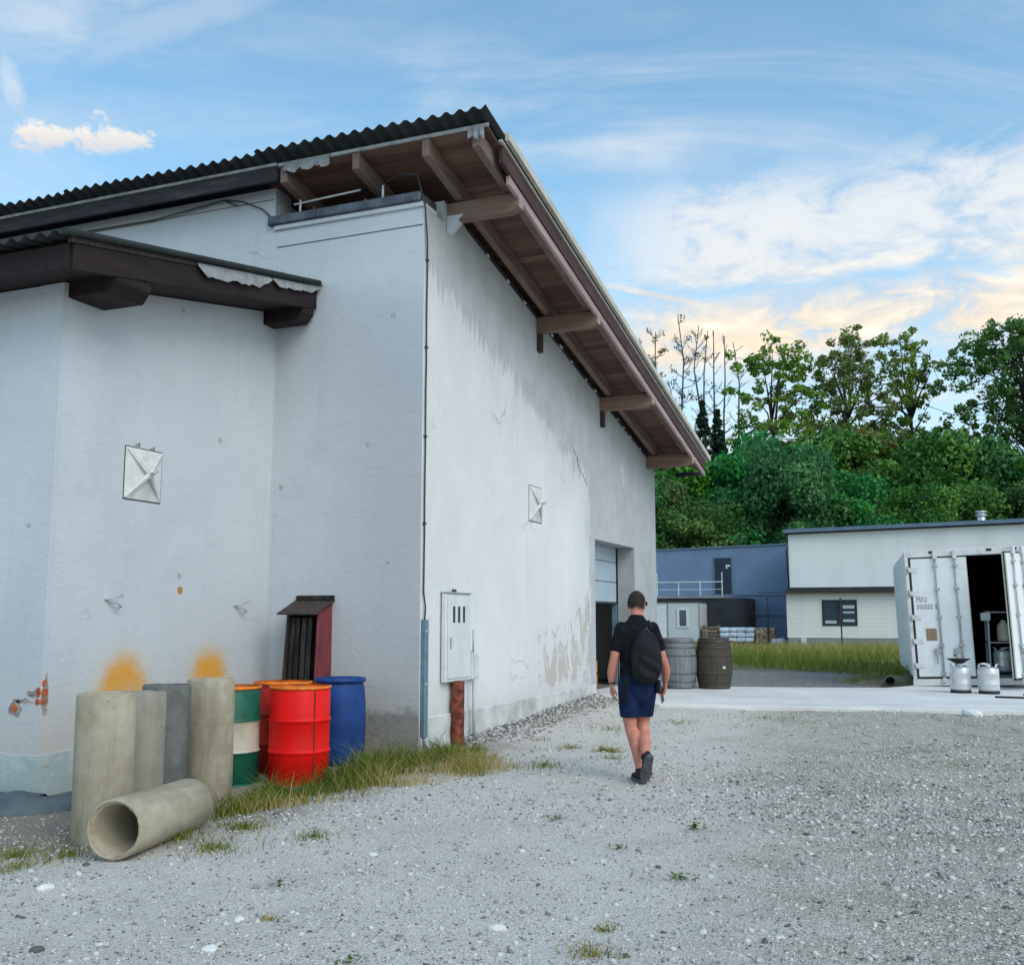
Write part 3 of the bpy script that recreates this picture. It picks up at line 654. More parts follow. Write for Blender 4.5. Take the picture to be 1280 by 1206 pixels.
MB().slope(-8.5, -1.56, -4.03, -3.965, 5.41, 5.66, KA).build('eave_board', 'annex_wood', ar, bevel=.006)
for i in range(27): pass
for y0, y1 in ((-3.46, -2.98), (-.30, -.06)):
    zb = 5.42 + KA * (y0 + y1) / 2
    MB().prism([(-2.2, zb), (-1.53, zb), (-1.53, zb - .09), (-1.62, zb - .20), (-2.2, zb - .20)], 1, y0, y1).build('purlin', 'annex_wood', ar, bevel=.008)
def flap(y0, y1, d, sd):
    R = random.Random(sd); n = 18; vs, fs = [], []
    for i in range(n + 1):
        t = i / n; y = y0 + (y1 - y0) * t; z = 5.69 + KA * y; dd = d * (.85 + .25 * R.random()) * min(1, 6 * t + .3) * min(1, 5 * (1 - t) + .25)
        for th in (0, -.006): vs += [(-1.488 + th, y, z), (-1.470 + th + .012 * sin(t * 14), y, z - dd)]
    for i in range(n):
        o = 4 * i; fs += [(o, o + 4, o + 5, o + 1), (o + 2, o + 3, o + 7, o + 6), (o + 1, o + 5, o + 7, o + 3)]
    return MB().raw(vs, fs).build('felt_flap', 'felt', ar)
flap(-2.35, -1.05, .15, 1); flap(-1.02, -.02, .10, 5)
MB().tube([(-1.47, -.02, 5.72), (-1.44, .03, 5.70), (-1.47, .05, 5.64)], .025, 6).build('verge_end', 'felt', ar)
MB().box(-2.119, -2.10, -.02, -.003, -.1, 5.2).build('joint_bead', 'front_plaster', bld)
# broken plaster on the annex corner: bared bricks with a ragged mortar lip
def patch(poly, ax, off, mat, name, th, parent):
    pts = [(u + random.uniform(-.008, .008), v + random.uniform(-.008, .008)) for u, v in poly]
    return MB().prism(pts, ax, off, off + th).build(name, mat, parent)
def blob(cu, cv, ru, rv, n=14, jag=.25, sd=0):
    R = random.Random(sd); return [(cu + ru * cos(2 * pi * k / n) * R.uniform(1 - jag, 1 + jag), cv + rv * sin(2 * pi * k / n) * R.uniform(1 - jag, 1 + jag)) for k in range(n)]
for ax, poly, off, mt in ((1, blob(-2.20, .80, .085, .035, jag=.5, sd=1), -3.521, 'mortar_edge'), (1, blob(-2.42, .66, .07, .085, jag=.3, sd=2), -3.521, 'mortar_edge'),
                          (1, blob(-2.31, .73, .09, .022, jag=.6, sd=3), -3.521, 'mortar_edge'), (0, blob(-3.47, .80, .045, .17, jag=.35, sd=4), -2.121, 'mortar_edge')):
    pw = MB().prism(poly, ax, off if ax == 0 else off - .004, off + .005 if ax == 0 else off + .001).build('plaster_break', mt, bld)
for (x0, x1, z0, z1) in ((-2.46, -2.39, .625, .70), (-2.17, -2.121, .70, .76), (-2.165, -2.121, .775, .86)):
    MB().prism(blob((x0 + x1) / 2, (z0 + z1) / 2, (x1 - x0) / 2, (z1 - z0) / 2, 9, .18, int(x0 * -100)), 1, -3.531, -3.52).build('brick', 'brick', bld)
for (y0, y1, z0, z1) in ((-3.515, -3.45, .70, .76), (-3.515, -3.44, .775, .85), (-3.51, -3.465, .87, .93)):
    MB().prism(blob((y0 + y1) / 2, (z0 + z1) / 2, (y1 - y0) / 2, (z1 - z0) / 2, 9, .18, int(z0 * 100)), 0, -2.121, -2.110).build('brick', 'brick', bld)
# spent nest of frayed rope on the annex eave
MB().tube([(-2.9 + .07 * cos(k * 1.9) , -.06 + .03 * sin(k * 2.7), 5.96 + .05 * sin(k * 1.3)) for k in range(16)], .012, 5).build('wire_coil', 'plate_paint', bld)
MB().tube([(-8.5, -.02, 7.02), (-6, -.04, 6.99), (-4.2, -.05, 6.97), (-3.6, -.06, 7.01), (-3.0, -.07, 7.06), (-2.7, -.06, 7.0), (-2.4, -.03, 6.86), (-2.25, -.015, 6.72)], .010, 5).tube([(-3.0, -.07, 7.06), (-2.75, -.09, 6.93)], .012, 5).build('eave_cable', 'cable', bld)

# ---------------------------------------------------------------- meter cabinet on its rusty post
mc = thing('meter_cabinet', 'pale grey meter cabinet with three slots on a rusty post by the wall', 'cabinet', (0, .9, 0))
MB().box(.015, .085, -.37, .37, .72, 1.80).build('cabinet_body', 'white_metal', mc, bevel=.012)
dr = MB().box(.0855, .098, -.335, .335, .76, 1.755).build('cabinet_door', 'white_metal', mc, bevel=.008)
for k in range(3): MB().box(.0985, .101, -.205 + k * .145, -.145 + k * .145, 1.44, 1.64).build('slot', 'dark_slot', dr)
MB().box(.0985, .115, -.285, -.255, 1.12, 1.26).build('handle', 'grey_metal', dr, bevel=.006)
MB().box(.01, .105, -.375, .375, 1.801, 1.815).build('cabinet_lid', 'grey_metal', mc)
MB().tube([(.10, -.06, -.2), (.11, -.05, .0), (.095, -.06, .12), (.105, -.05, .28), (.098, -.062, .42), (.104, -.05, .58), (.10, -.055, .719)], [.095, .080, .089, .078, .088, .080, .084], 9).build('post', 'rust_post', mc)
sb = MB().box(.015, .09, .40, .62, .72, 1.07).build('side_box', 'white_metal', mc, bevel=.015)
MB().box(.0905, .098, .43, .59, .76, 1.03).build('box_lid', 'white_metal', sb, bevel=.008)
MB().tube([(.1, .42, .72), (.1, .42, .3), (.11, .43, -.1)], .022, 8).tube([(.1, .40, 1.07), (.1, .40, 1.35)], .012, 6).build('side_conduit', 'grey_metal', mc)
MB().tube([(.06, -.1 + .05 * cos(k), 1.83 + .015 * sin(k * 2)) for k in range(7)], .014, 5).build('wire_scrap', 'cable', mc)

# ---------------------------------------------------------------- sooty open box with a maroon side under a dark cap, on the front wall
vh = thing('ash_shelter', 'sooty open box with maroon side panel and sloping dark cap against the wall', 'shelter', (-1.45, 0, 0))
MB().box(-.20, .235, -.035, -.008, -.12, 1.56).build('back_panel', 'char', vh)
MB().hexa([(.235, -.40, -.12), (.26, -.40, -.12), (.26, -.008, -.12), (.235, -.008, -.12), (.235, -.30, 1.56), (.26, -.30, 1.56), (.26, -.008, 1.66), (.235, -.008, 1.66)]).build('side_panel', 'maroon', vh, bevel=.003)
MB().hexa([(-.23, -.40, -.12), (-.2, -.40, -.12), (-.2, -.008, -.12), (-.23, -.008, -.12), (-.19, -.30, 1.56), (-.16, -.30, 1.56), (-.16, -.008, 1.66), (-.19, -.008, 1.66)]).build('side_panel', 'rust_sheet', vh)
for x, wd in ((-.14, .055), (-.065, .05), (.015, .06), (.10, .05)): MB().hexa([(x, -.385, -.12), (x + wd, -.385, -.12), (x + wd, -.365, -.12), (x, -.365, -.12), (x, -.285, 1.5), (x + wd, -.285, 1.5), (x + wd, -.265, 1.5), (x, -.265, 1.5)]).build('front_slat', 'char', vh)
MB().hexa([(-.27, -.40, 1.535), (.29, -.40, 1.535), (.29, -.002, 1.70), (-.27, -.002, 1.70), (-.27, -.40, 1.552), (.29, -.40, 1.552), (.29, -.002, 1.717), (-.27, -.002, 1.717)]).build('cap', 'rust_sheet', vh)
MB().box(-.25, .285, -.03, -.002, 1.7175, 1.77).build('cap_angle', 'char', vh)

# ---------------------------------------------------------------- concrete pipes
def pipe_mesh(name, R, L, mat, t=.045, n=40, sd=0):
    R_ = random.Random(sd); ph = [R_.uniform(0, 6) for _ in range(4)]
    wob = lambda k, z: 1 + .006 * sin(3 * 2 * pi * k / n + ph[0]) + .004 * sin(7 * 2 * pi * k / n + ph[1] + z * 3)
    prof = [(R - .012, 0), (R, .014), (R, L * .35), (R, L * .7), (R, L - .012), (R - .010, L), (R - t * .45, L), (R - t * .5, L - .022), (R - t, L - .024), (R - t, L * .5), (R - t, 0), (R - .012, 0)]
    o = MB().lathe(prof, n, wob=wob).build(name, mat)
    for v in o.data.vertices:
        if v.co.z > L - .03 or v.co.z < .02:
            v.co.z += R_.uniform(-.004, .004); s = 1 + R_.uniform(-.006, .004); v.co.x *= s; v.co.y *= s
    for p in o.data.polygons: p.use_smooth = abs(p.normal.z) < .7
    return o
PIPES = [(-.15, -4.76, .212, 1.075, 'concrete_warm', 'tall tan concrete pipe standing nearest the annex corner'),
         (-.40, -4.15, .212, 1.045, 'concrete_grey', 'standing grey concrete pipe second from the annex corner'),
         (-.69, -3.50, .205, 1.06, 'concrete_dark', 'darkest standing concrete pipe, third from the annex corner'),
         (-.61, -2.97, .212, 1.085, 'concrete_warm', 'standing concrete pipe with pale rim beside the green striped drum')]
for i, (x, y, R, L, mt, lb) in enumerate(PIPES):
    o = tag(pipe_mesh('concrete_pipe', R, L, mt, sd=i), lb, 'pipe', 'concrete pipes by the annex wall')
    o.location = (x, y, gz(x, y) - .012); o.rotation_euler = (radians((.4, -.5, .6, -.3)[i]), radians((-.5, .4, .3, .5)[i]), i * 1.3)
o = tag(pipe_mesh('concrete_pipe', .188, 1.07, 'concrete_warm', t=.032, sd=9), 'concrete pipe lying on its side in front of the standing pipes', 'pipe', 'concrete pipes by the annex wall')
d = Vector((.49 - .75, -4.59 + 5.62, -.03)); o.rotation_euler = d.to_track_quat('Z', 'Y').to_euler(); o.location = (.75, -5.62, .178)
# keep the socket face towards the yard
o.location = Vector(o.location) + d.normalized() * 1.07; o.rotation_euler = (-d).to_track_quat('Z', 'Y').to_euler()

# ---------------------------------------------------------------- drums
def steel_drum(label, loc, mats, R=.292, L=.90, bands=False, lid='drum_orange', seam=None, rz=0):
    t = thing('oil_drum', label, 'drum', loc, rz, 'drums against the front wall')
    def rib(z): return [(R, z - .028), (R + .004, z - .018), (R + .013, z - .006), (R + .013, z + .006), (R + .004, z + .018), (R, z + .028)]
    prof = [(R - .02, .012), (R, .016)] + rib(L * .335) + rib(L * .655) + [(R, L - .02), (R - .004, L - .015), (R - .022, L - .022), (0.001, L - .026)]
    mi = []
    for i in range(len(prof) - 1):
        z = (prof[i][1] + prof[i + 1][1]) / 2; r = min(prof[i][0], prof[i + 1][0])
        mi.append(2 if r < R - .01 and z > .5 else (1 if bands and L * .335 < z < L * .655 else 0))
    o = MB().lathe(prof, 40, mi=mi).build('drum_body', [mats[0], mats[1] if bands else mats[0], lid], t)
    for z, mm in ((L - .012, lid if lid == 'drum_orange' else mats[0]), (.012, mats[0])):
        MB().lathe([(R - .006, z - .014), (R + .010, z - .012), (R + .012, z), (R + .010, z + .012), (R - .006, z + .013)], 40).build('rim', mm, t)
    for x, y, r in ((.19, .05, .036), (-.17, -.09, .022)):
        MB().lathe([(r, L - .026), (r, L - .012), (.001, L - .011)], 12, c=(x, y, 0)).build('bung', 'grey_metal' if lid != 'drum_orange' else 'rust_sheet', t)
    if seam is not None:
        MB().box(R - .004, R + .006, -.006, .006, .03, L - .02).build('seam', 'dark_slot', t).rotation_euler.z = seam
    return t
cz = lambda x, y, dz=-.008: (x, y, gz(x, y) + dz)
steel_drum('bright red steel drum with orange lid in front of the blue barrel', cz(-.40, -1.84), ['drum_red'], R=.300, L=.955, seam=radians(-28))
steel_drum('darker red steel drum half hidden behind the bright red one', cz(-.98, -1.30), ['drum_red_old'], R=.30, L=.955)
steel_drum('green steel drum with a cream middle band beside the concrete pipes', cz(-1.02, -2.16), ['drum_green', 'drum_cream'], R=.30, L=.955, bands=True)
bb = thing('plastic_barrel', 'blue plastic barrel between the red drum and the wall corner', 'barrel', cz(-.66, -.66), 0, 'drums against the front wall')
MB().lathe([(.20, .0), (.255, .02), (.275, .08), (.29, .25), (.295, .48), (.29, .70), (.275, .86), (.262, .905), (.262, .92), (.285, .925), (.290, .94), (.288, .965), (.26, .972), (.25, .955), (.001, .950)], 40).build('barrel_body', 'drum_blue', bb)
for a in (.8, 3.9): MB().lathe([(.035, .95), (.035, .968), (.001, .97)], 12, c=(.16 * cos(a), .16 * sin(a), 0)).build('bung', 'drum_blue', bb)
# folded dark membrane along the foot of the annex
mb = MB(); path = [(-6.0, -3.95), (-4.5, -4.0), (-3.2, -4.05), (-2.5, -4.05), (-1.9, -4.12), (-1.55, -3.95), (-1.45, -3.5), (-1.5, -2.8), (-1.55, -2.2)]
pr = [(-.42, .02), (-.22, .07), (-.02, .10), (.14, .08), (.24, .04), (.30, -.03)]; vs, fs = [], []
R_ = random.Random(3)
fine = []
for i in range(len(path) - 1):
    for k in range(6): fine.append(Vector(path[i]).lerp(Vector(path[i + 1]), k / 6))
for i, p in enumerate(fine):
    t = (fine[min(i + 1, len(fine) - 1)] - fine[max(0, i - 1)]).normalized(); nr = Vector((t.y, -t.x))
    for (off, h) in pr:
        q = p + nr * (off * (.9 + .08 * sin(i * .8)) + R_.uniform(-.02, .02)); vs.append((q.x, q.y, gz(q.x, q.y) + h * (1.25 + .35 * sin(i * .55 + off * 4)) + R_.uniform(-.008, .012)))
m_ = len(pr)
for i in range(len(fine) - 1):
    for k in range(m_ - 1): fs.append((i * m_ + k, i * m_ + k + 1, (i + 1) * m_ + k + 1, (i + 1) * m_ + k))
tp = tag(mb.raw(vs, fs, 0, True).build('membrane', 'tarp'), 'dark bluish membrane folded along the foot of the annex wall', 'tarpaulin')
so = tp.modifiers.new('thickness', 'SOLIDIFY'); so.thickness = .006

# ---------------------------------------------------------------- wine barrels on the pad
simple('stave_grey', (.20, .21, .215), .8, .22, 4, stretch=(6, 6, .7), bump=.3, dirt=((.12, .12, .12), .6))
simple('stave_brown', (.062, .050, .037), .75, .3, 4, stretch=(6, 6, .7), bump=.3, dirt=((.05, .04, .035), .6))
simple('hoop_grey', (.17, .18, .19), .5, .25, 6, metal=.5, dirt=((.10, .09, .08), .6))
simple('hoop_brown', (.085, .07, .055), .5, .25, 6, metal=.4, dirt=((.07, .05, .04), .6))
def wine_barrel(label, loc, st, hp, bung=None, rz=0):
    t = thing('wine_barrel', label, 'barrel', loc, rz, 'wooden barrels on the pad')
    L = .945; rad = lambda z: .285 + .062 * (1 - ((z - L / 2) / (L / 2)) ** 2)
    n = 96; grv = lambda k, z: .992 if k % 4 == 0 else 1.0
    zs = [0, .03, .10, .2, .32, .42, .52, .62, .74, .84, .91, L]
    MB().lathe([(rad(z), z) for z in zs] + [(rad(L) - .022, L), (rad(L) - .024, L - .035), (.001, L - .035)], n, wob=grv, sm=False).build('barrel_body', st, t)
    for z, h in ((.035, .045), (.14, .03), (.29, .032), (.62, .032), (.77, .03), (.875, .045)):
        MB().lathe([(rad(z) + .001, z - h / 2 + .001), (rad(z) + .006, z - h / 2), (rad(z + h / 2) + .006, z + h / 2), (rad(z + h / 2) + .001, z + h / 2 - .001)], 40).build('hoop', hp, t)
    MB().lathe([(rad(L) - .024, L - .034), (.001, L - .028)], 24, sm=False).build('barrel_head', st, t)
    if bung is not None:
        b = MB().lathe([(.028, 0), (.028, .02), (.001, .022)], 12).build('bung', 'white_metal', t)
        b.location = (cos(bung) * .343, sin(bung) * .343, .40); b.rotation_euler = (0, radians(90), bung)
    return t
wine_barrel('grey wooden barrel nearer the garage wall', (1.00, 8.85, .17), 'stave_grey', 'hoop_grey')
wine_barrel('dark brown wooden barrel with a white bung', (1.63, 9.09, .17), 'stave_brown', 'hoop_brown', bung=radians(-72 + 25), rz=0)
# things just inside the doorway
simple('crate_yellow', (.62, .27, .02), .5, .12, 6)
cr = thing('plastic_crate', 'orange yellow plastic crate inside the garage doorway', 'crate', (-.62, 7.75, .16))
for a, b in (((-.28, .28, -.2, .2), (0, .03)),): MB().box(*a, *b).build('crate_floor', 'crate_yellow', cr)
for z0 in (0.03, .28):
    MB().box(.262, .28, -.2, .2, z0 + .04, z0 + .23).box(-.28, -.262, -.2, .2, z0 + .04, z0 + .23).box(-.262, .262, -.2, -.182, z0 + .04, z0 + .23).box(-.262, .262, .182, .2, z0 + .04, z0 + .23).build('crate_wall', 'crate_yellow', cr, bevel=.006)
    MB().box(-.285, .285, -.205, .205, z0 + .232, z0 + .255).build('crate_rim', 'crate_yellow', cr)

# ---------------------------------------------------------------- reefer container
simple('box_white', (.80, .81, .80), .5, .05, 3, bump=.03, dirt=((.50, .49, .46), .35))
simple('box_frame', (.70, .69, .67), .6, .1, 5, dirt=((.30, .25, .20), .55), bump=.1)
simple('gasket', (.035, .035, .035), .8, .2, 5)
simple('lock_rod', (.44, .45, .45), .4, .15, 6, metal=.4, dirt=((.28, .24, .20), .5))
simple('letters', (.05, .06, .065), .7, .1)
simple('placard', (.30, .20, .13), .7, .12, 5)
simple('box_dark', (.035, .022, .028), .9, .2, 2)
simple('box_floor', (.10, .17, .16), .8, .2, 4)
simple('sticker_yellow', (.62, .33, .02), .5, .08)
simple('steel', (.66, .67, .67), .34, .05, 3, metal=.45, bump=.015)
simple('rubber', (.02, .02, .022), .7, .2)
CW, CH, CL = 2.37, 2.66, 6.06
ct = thing('shipping_container', 'white refrigerated container with its right door swung open', 'container', (5.15, 11.25, .17), radians(4)); ct.rotation_euler.y = radians(-1.7)
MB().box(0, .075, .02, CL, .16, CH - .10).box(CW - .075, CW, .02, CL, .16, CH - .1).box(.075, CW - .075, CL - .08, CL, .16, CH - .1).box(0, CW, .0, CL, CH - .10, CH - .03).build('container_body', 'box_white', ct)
for k in range(22):
    y = .22 + k * .265
    MB().box(-.016, -.0005, y, y + .13, .22, CH - .18).build('side_rib', 'box_white', ct) if k == 0 else None
rb0 = [c for c in ct.children if c.name.startswith('side_rib')][0]
for k in range(1, 22): again(rb0, ct, (0, k * .265, 0))
MB().box(.078, CW - .078, .03, CL - .09, .10, .17).build('container_floor', 'box_floor', ct)
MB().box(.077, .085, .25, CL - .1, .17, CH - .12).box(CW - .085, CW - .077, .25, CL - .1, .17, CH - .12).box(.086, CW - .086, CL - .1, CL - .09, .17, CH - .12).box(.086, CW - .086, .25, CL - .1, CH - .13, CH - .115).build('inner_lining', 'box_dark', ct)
for x in (-.012, CW - .058): MB().box(x, x + .07, -.012, .06, .12, CH).build('corner_post', 'box_frame', ct, bevel=.008)
MB().box(.059, CW - .059, -.010, .06, CH - .145, CH).build('header', 'box_frame', ct, bevel=.006)
MB().box(.059, CW - .059, -.010, .06, .0, .13).build('sill', 'box_frame', ct, bevel=.006)
for x in (-.02, CW - .14):
    for z in (0, CH - .10): MB().box(x, x + .16, -.018, .14, z, z + .118).build('corner_casting', 'box_frame', ct, bevel=.01)
for x in (.45, 1.5, 1.95): MB().box(x, x + .10, -.013, -.0105, CH - .08, CH - .03).build('header_mark', 'gasket', ct)
def text_obj(s, size, parent, loc, rot, mat, xs=1.0, spacing=1.0):
    cu = bpy.data.curves.new('t', 'FONT'); cu.body = s; cu.size = size; cu.extrude = .0008; cu.space_character = spacing
    to = bpy.data.objects.new('t', cu); COL.objects.link(to); dg = bpy.context.evaluated_depsgraph_get()
    me = bpy.data.meshes.new_from_object(to.evaluated_get(dg)); bpy.data.objects.remove(to); me.materials.clear(); me.materials.append(M[mat])
    o = bpy.data.objects.new('lettering', me); COL.objects.link(o); o.parent = parent; o.location = loc; o.rotation_euler = rot; o.scale = (xs, 1, 1)
    return o
def door_leaf(root_parent, width, loc, rotz, side):
    """leaf in its own frame: x from hinge (0) to free edge (width*side), outer face at -y"""
    sg = side; X = lambda a, b: (min(a * sg, b * sg), max(a * sg, b * sg))
    d = MB().box(*X(.045, width - .01), -.012, .055, .175, CH - .175).build('door_leaf', 'box_white', root_parent, bevel=.006)
    d.location = loc; d.rotation_euler.z = rotz
    MB().box(*X(.0, .044), -.004, .05, .14, CH - .15).box(*X(.0, width), -.002, .05, CH - .174, CH - .147).box(*X(.045, width), -.002, .05, .135, .174).build('gasket', 'gasket', d)
    MB().box(*X(.03, width - .012), .056, .075, .17, CH - .17).build('inner_skin', 'box_frame', d)
    for k in range(3): MB().box(*X(width - .008, width + .004), .0 + k * .022, .014 + k * .022, .17, CH - .17).build('edge_seal', 'gasket' if k % 2 else 'drum_cream', d)
    for k in range(5):
        z = .34 + k * .47
        h = MB().box(*X(-.03, .17), -.026, -.0125, z, z + .10).build('hinge', 'box_frame', d, bevel=.006)
        MB().tube([(sg * -.012, -.03, z - .01), (sg * -.012, -.03, z + .11)], .02, 8).build('hinge_pin', 'lock_rod', h)
    for x in (.50, .86):
        r = MB().tube([(sg * x, -.045, .12), (sg * x, -.045, CH - .09)], .017, 8).build('lock_rod', 'lock_rod', d)
        for z in (.22, .75, 1.30, 1.85, 2.30): MB().box(*X(x - .045, x + .045), -.066, -.0125, z, z + .05).build('rod_bracket', 'lock_rod', r, bevel=.008)
        MB().box(*X(x - .04, x + .04), -.075, -.0125, CH - .20, CH - .04).build('cam_keeper', 'box_frame', r, bevel=.01)
        MB().box(*X(x - .035, x + .035), -.07, -.0125, .06, .16).build('cam_keeper', 'box_frame', r, bevel=.01)
        MB().box(*X(x - .12, x + .03), -.075, -.062, .66, .70).tube([(sg * (x - .10), -.068, .70), (sg * (x - .10), -.068, .42)], .014, 6).box(*X(x - .14, x - .06), -.06, -.0125, .60, .72).build('lock_handle', 'lock_rod', r)
    return d
dl = door_leaf(ct, 1.075, (.055, -.002, 0), 0, 1)
text_obj('PSFU', .15, dl, (.10, -.0135, 1.625), (radians(90), 0, 0), 'letters', .55, 1.15)
text_obj('000000 8', .14, dl, (.10, -.0135, 1.485), (radians(90), 0, 0), 'letters', .56, 1.3)
MB().box(.23, .43, -.015, -.0125, .87, 1.11).build('placard', 'placard', dl, bevel=.001)
MB().box(.70, .74, -.015, -.0125, .56, .60).box(.705, .74, -.015, -.0125, .63, .65).build('stencil_mark', 'letters', dl)
drr = door_leaf(ct, 1.075, (CW - .055, -.03, 0), radians(56), -1)
MB().box(-.36, -.20, -.0150, -.0125, 1.48, 1.83).build('notice', 'white_metal', drr)
MB().box(-.33, -.29, -.0158, -.0151, 1.70, 1.76).box(-.28, -.23, -.0158, -.0151, 1.52, 1.55).box(-.34, -.22, -.0158, -.0151, 1.60, 1.608).build('notice_print', 'letters', drr)
st = MB().box(-.38, -.17, -.0150, -.0125, .98, 1.30).build('warning_sticker', 'sticker_yellow', drr)
MB().box(-.375, -.19, -.0158, -.0151, 1.02, 1.045).box(-.36, -.20, -.0158, -.0151, 1.08, 1.10).box(-.30, -.24, -.0158, -.0151, 1.15, 1.25).box(-.37, -.33, -.0158, -.0151, 1.14, 1.27).build('sticker_print', 'placard', drr)
# kegs, inside and in front of the container
def keg(label, loc, rz=0, foot='rubber', s=1):
    t = thing('beer_keg', label, 'keg', loc, rz, 'steel kegs by the container'); t.scale = (s * .9, s * .9, s)
    MB().lathe([(.16, .045), (.185, .05), (.196, .09), (.196, .16), (.200, .17), (.196, .18), (.196, .34), (.200, .35), (.196, .36), (.196, .42), (.175, .455), (.10, .47), (.001, .472)], 28).build('keg_body', 'steel', t)
    MB().lathe([(.17, 0), (.192, .004), (.195, .05), (.17, .052)], 28).build('foot_ring', foot, t)
    cr_ = MB()
    for a in range(3):
        a0 = a * 2 * pi / 3 + .25; pts = [(.178 * cos(a0 + k * .22), .178 * sin(a0 + k * .22), .50 + .018 * sin(k / 6 * pi)) for k in range(7)]
        cr_.tube(pts, .014, 6)
        for q in (pts[0], pts[-1]): cr_.tube([(q[0], q[1], .44), (q[0], q[1], .505)], .014, 6)
    cr_.build('collar', 'steel', t)
    MB().lathe([(.04, .47), (.04, .50), (.025, .52), (.001, .52)], 12).build('valve', 'grey_metal', t)
    return t
keg('steel keg with a black funnel tray on top, before the closed door', (5.95, 9.52, .17), .4)
keg('steel keg with bare handles in front of the open container', (6.41, 9.48, .17), 1.1)
ft = tag(MB().lathe([(.07, .53), (.19, .60), (.20, .60), (.20, .612), (.185, .61), (.06, .545), (.001, .54)], 20).build('funnel_tray', 'rubber'), 'black funnel tray resting on the left keg', 'funnel'); ft.location = (5.94, 9.60, .16)
Mct = Matrix.Translation((5.15, 11.25, .17)) @ Matrix.Rotation(radians(4), 4, 'Z')
q = Mct @ Vector((1.70, .75, .22)); k2 = keg('steel keg standing in the shade inside the container', q, .2)
rk = thing('kegging_rack', 'pale metal rack with bottles inside the open container', 'rack', Mct @ Vector((1.44, .62, .21)), radians(4))
for x in (0, .5):
    for y in (0, .45): MB().box(x, x + .035, y, y + .035, 0, 1.25).build('rack_post', 'grey_metal', rk)
for z in (.62, 1.22): MB().box(-.01, .545, -.01, .495, z, z + .02).build('shelf', 'grey_metal', rk)
MB().box(-.12, .06, -.06, .12, 1.06, 1.22).build('control_box', 'white_metal', rk, bevel=.01)
bt = tag(MB().lathe([(.10, 0), (.12, .02), (.12, .26), (.10, .33), (.05, .38), (.045, .42), (.001, .42)], 20).build('gas_bottle', 'drum_cream'), 'pale gas bottle on the rack shelf inside the container', 'bottle'); bt.location = Mct @ Vector((1.75, .80, .865))
# hose
hp = [(6.62 + .0, 8.52, .19)] + [(6.95 + .28 * cos(a), 8.75 + .28 * sin(a), .19 + .012 * (k % 3)) for k, a in enumerate(np.linspace(-2.2, 7.5, 34))] + [(8.2, 8.9, .19)]
tag(MB().tube([(6.45, 8.46, .188), (6.9, 8.42, .188)] + [(7.25 + .34 * cos(a), 8.74 + .32 * sin(a), .19 + .008 * k / 6) for k, a in enumerate(np.linspace(-1.6, 6.0, 30))] + [(8.6, 8.9, .19)], .016, 8).build('hose', 'rubber'), 'black hose coiled on the concrete pad', 'hose')
# ---------------------------------------------------------------- background buildings
simple('blue_render', (.155, .225, .34), .8, .10, .8, bump=.05, dirt=((.20, .25, .34), .5))
simple('white_render', (.82, .81, .79), .85, .05, .6, stretch=(1.6, 1.6, .35), bump=.05, dirt=((.72, .71, .69), .5))
simple('siding', (.80, .775, .71), .7, .04, 1.2, bump=.04, perobj=.02)
simple('roof_blue', (.13, .19, .26), .5, .15, 2, metal=.2)
simple('charcoal', (.035, .038, .042), .75, .25, 1.5)
simple('plinth_grey', (.27, .28, .28), .9, .15, 2)
simple('cabin_grey', (.55, .58, .58), .6, .06, 2)
simple('wrap', (.60, .66, .72), .35, .12, 4, bump=.2, bscale=8, bdist=.03)
simple('block_brown', (.30, .20, .14), .9, .4, 7)
simple('pallet_wood', (.20, .14, .09), .85, .3, 5)
simple('dark_door', (.018, .028, .05), .5, .2)
def glass():
    g, b = newmat('glass'); b.inputs['Base Color'].default_value = (.035, .06, .075, 1); b.inputs['Roughness'].default_value = .06; b.inputs['Specular IOR Level'].default_value = .8
glass()
Y0 = 42.6
wbd = thing('white_building', 'long white flat-roofed building with cream siding below and a blue roof edge', 'building', (0, Y0, 0))
MB().prism([(-1.12, 2.9), (18, 2.9), (18, 6.02), (-1.12, 5.72)], 1, 0, 10).build('upper_wall', 'white_render', wbd)
MB().prism([(-1.3, 5.722), (18.3, 6.03), (18.3, 6.22), (-1.3, 5.90)], 1, -.35, 10.3).build('roof', 'roof_blue', wbd)
MB().prism([(-1.25, 5.66), (18.2, 5.97), (18.2, 6.027), (-1.25, 5.719)], 1, -.12, 10.1).build('roof_soffit', 'charcoal', wbd)
MB().box(-1.25, 18, -.3, -.002, .52, 2.72).build('lower_wall', 'white_render', wbd)
s0 = MB().hexa([(-1.27, -.335, 0), (.43, -.335, 0), (.43, -.302, 0), (-1.27, -.302, 0), (-1.27, -.318, .178), (.43, -.318, .178), (.43, -.302, .178), (-1.27, -.302, .178)])
def siding(x0, x1, z0, z1):
    n = int(round((z1 - z0) / .183)); h = (z1 - z0) / n
    b = MB().hexa([(x0, -.328, 0), (x1, -.328, 0), (x1, -.302, 0), (x0, -.302, 0), (x0, -.321, h - .003), (x1, -.321, h - .003), (x1, -.302, h - .003), (x0, -.302, h - .003)]).build('siding_board', 'siding', wbd)
    b.location = (0, 0, z0)
    for k in range(1, n): again(b, wbd, (0, 0, z0 + k * h))
siding(-1.27, .43, .52, 2.72); siding(2.07, 18, .52, 2.72); siding(.432, 2.068, .52, 1.11); siding(.432, 2.068, 2.37, 2.72)
MB().box(-1.22, 18, -.31, -.002, -.2, .515).build('plinth', 'plinth_grey', wbd)
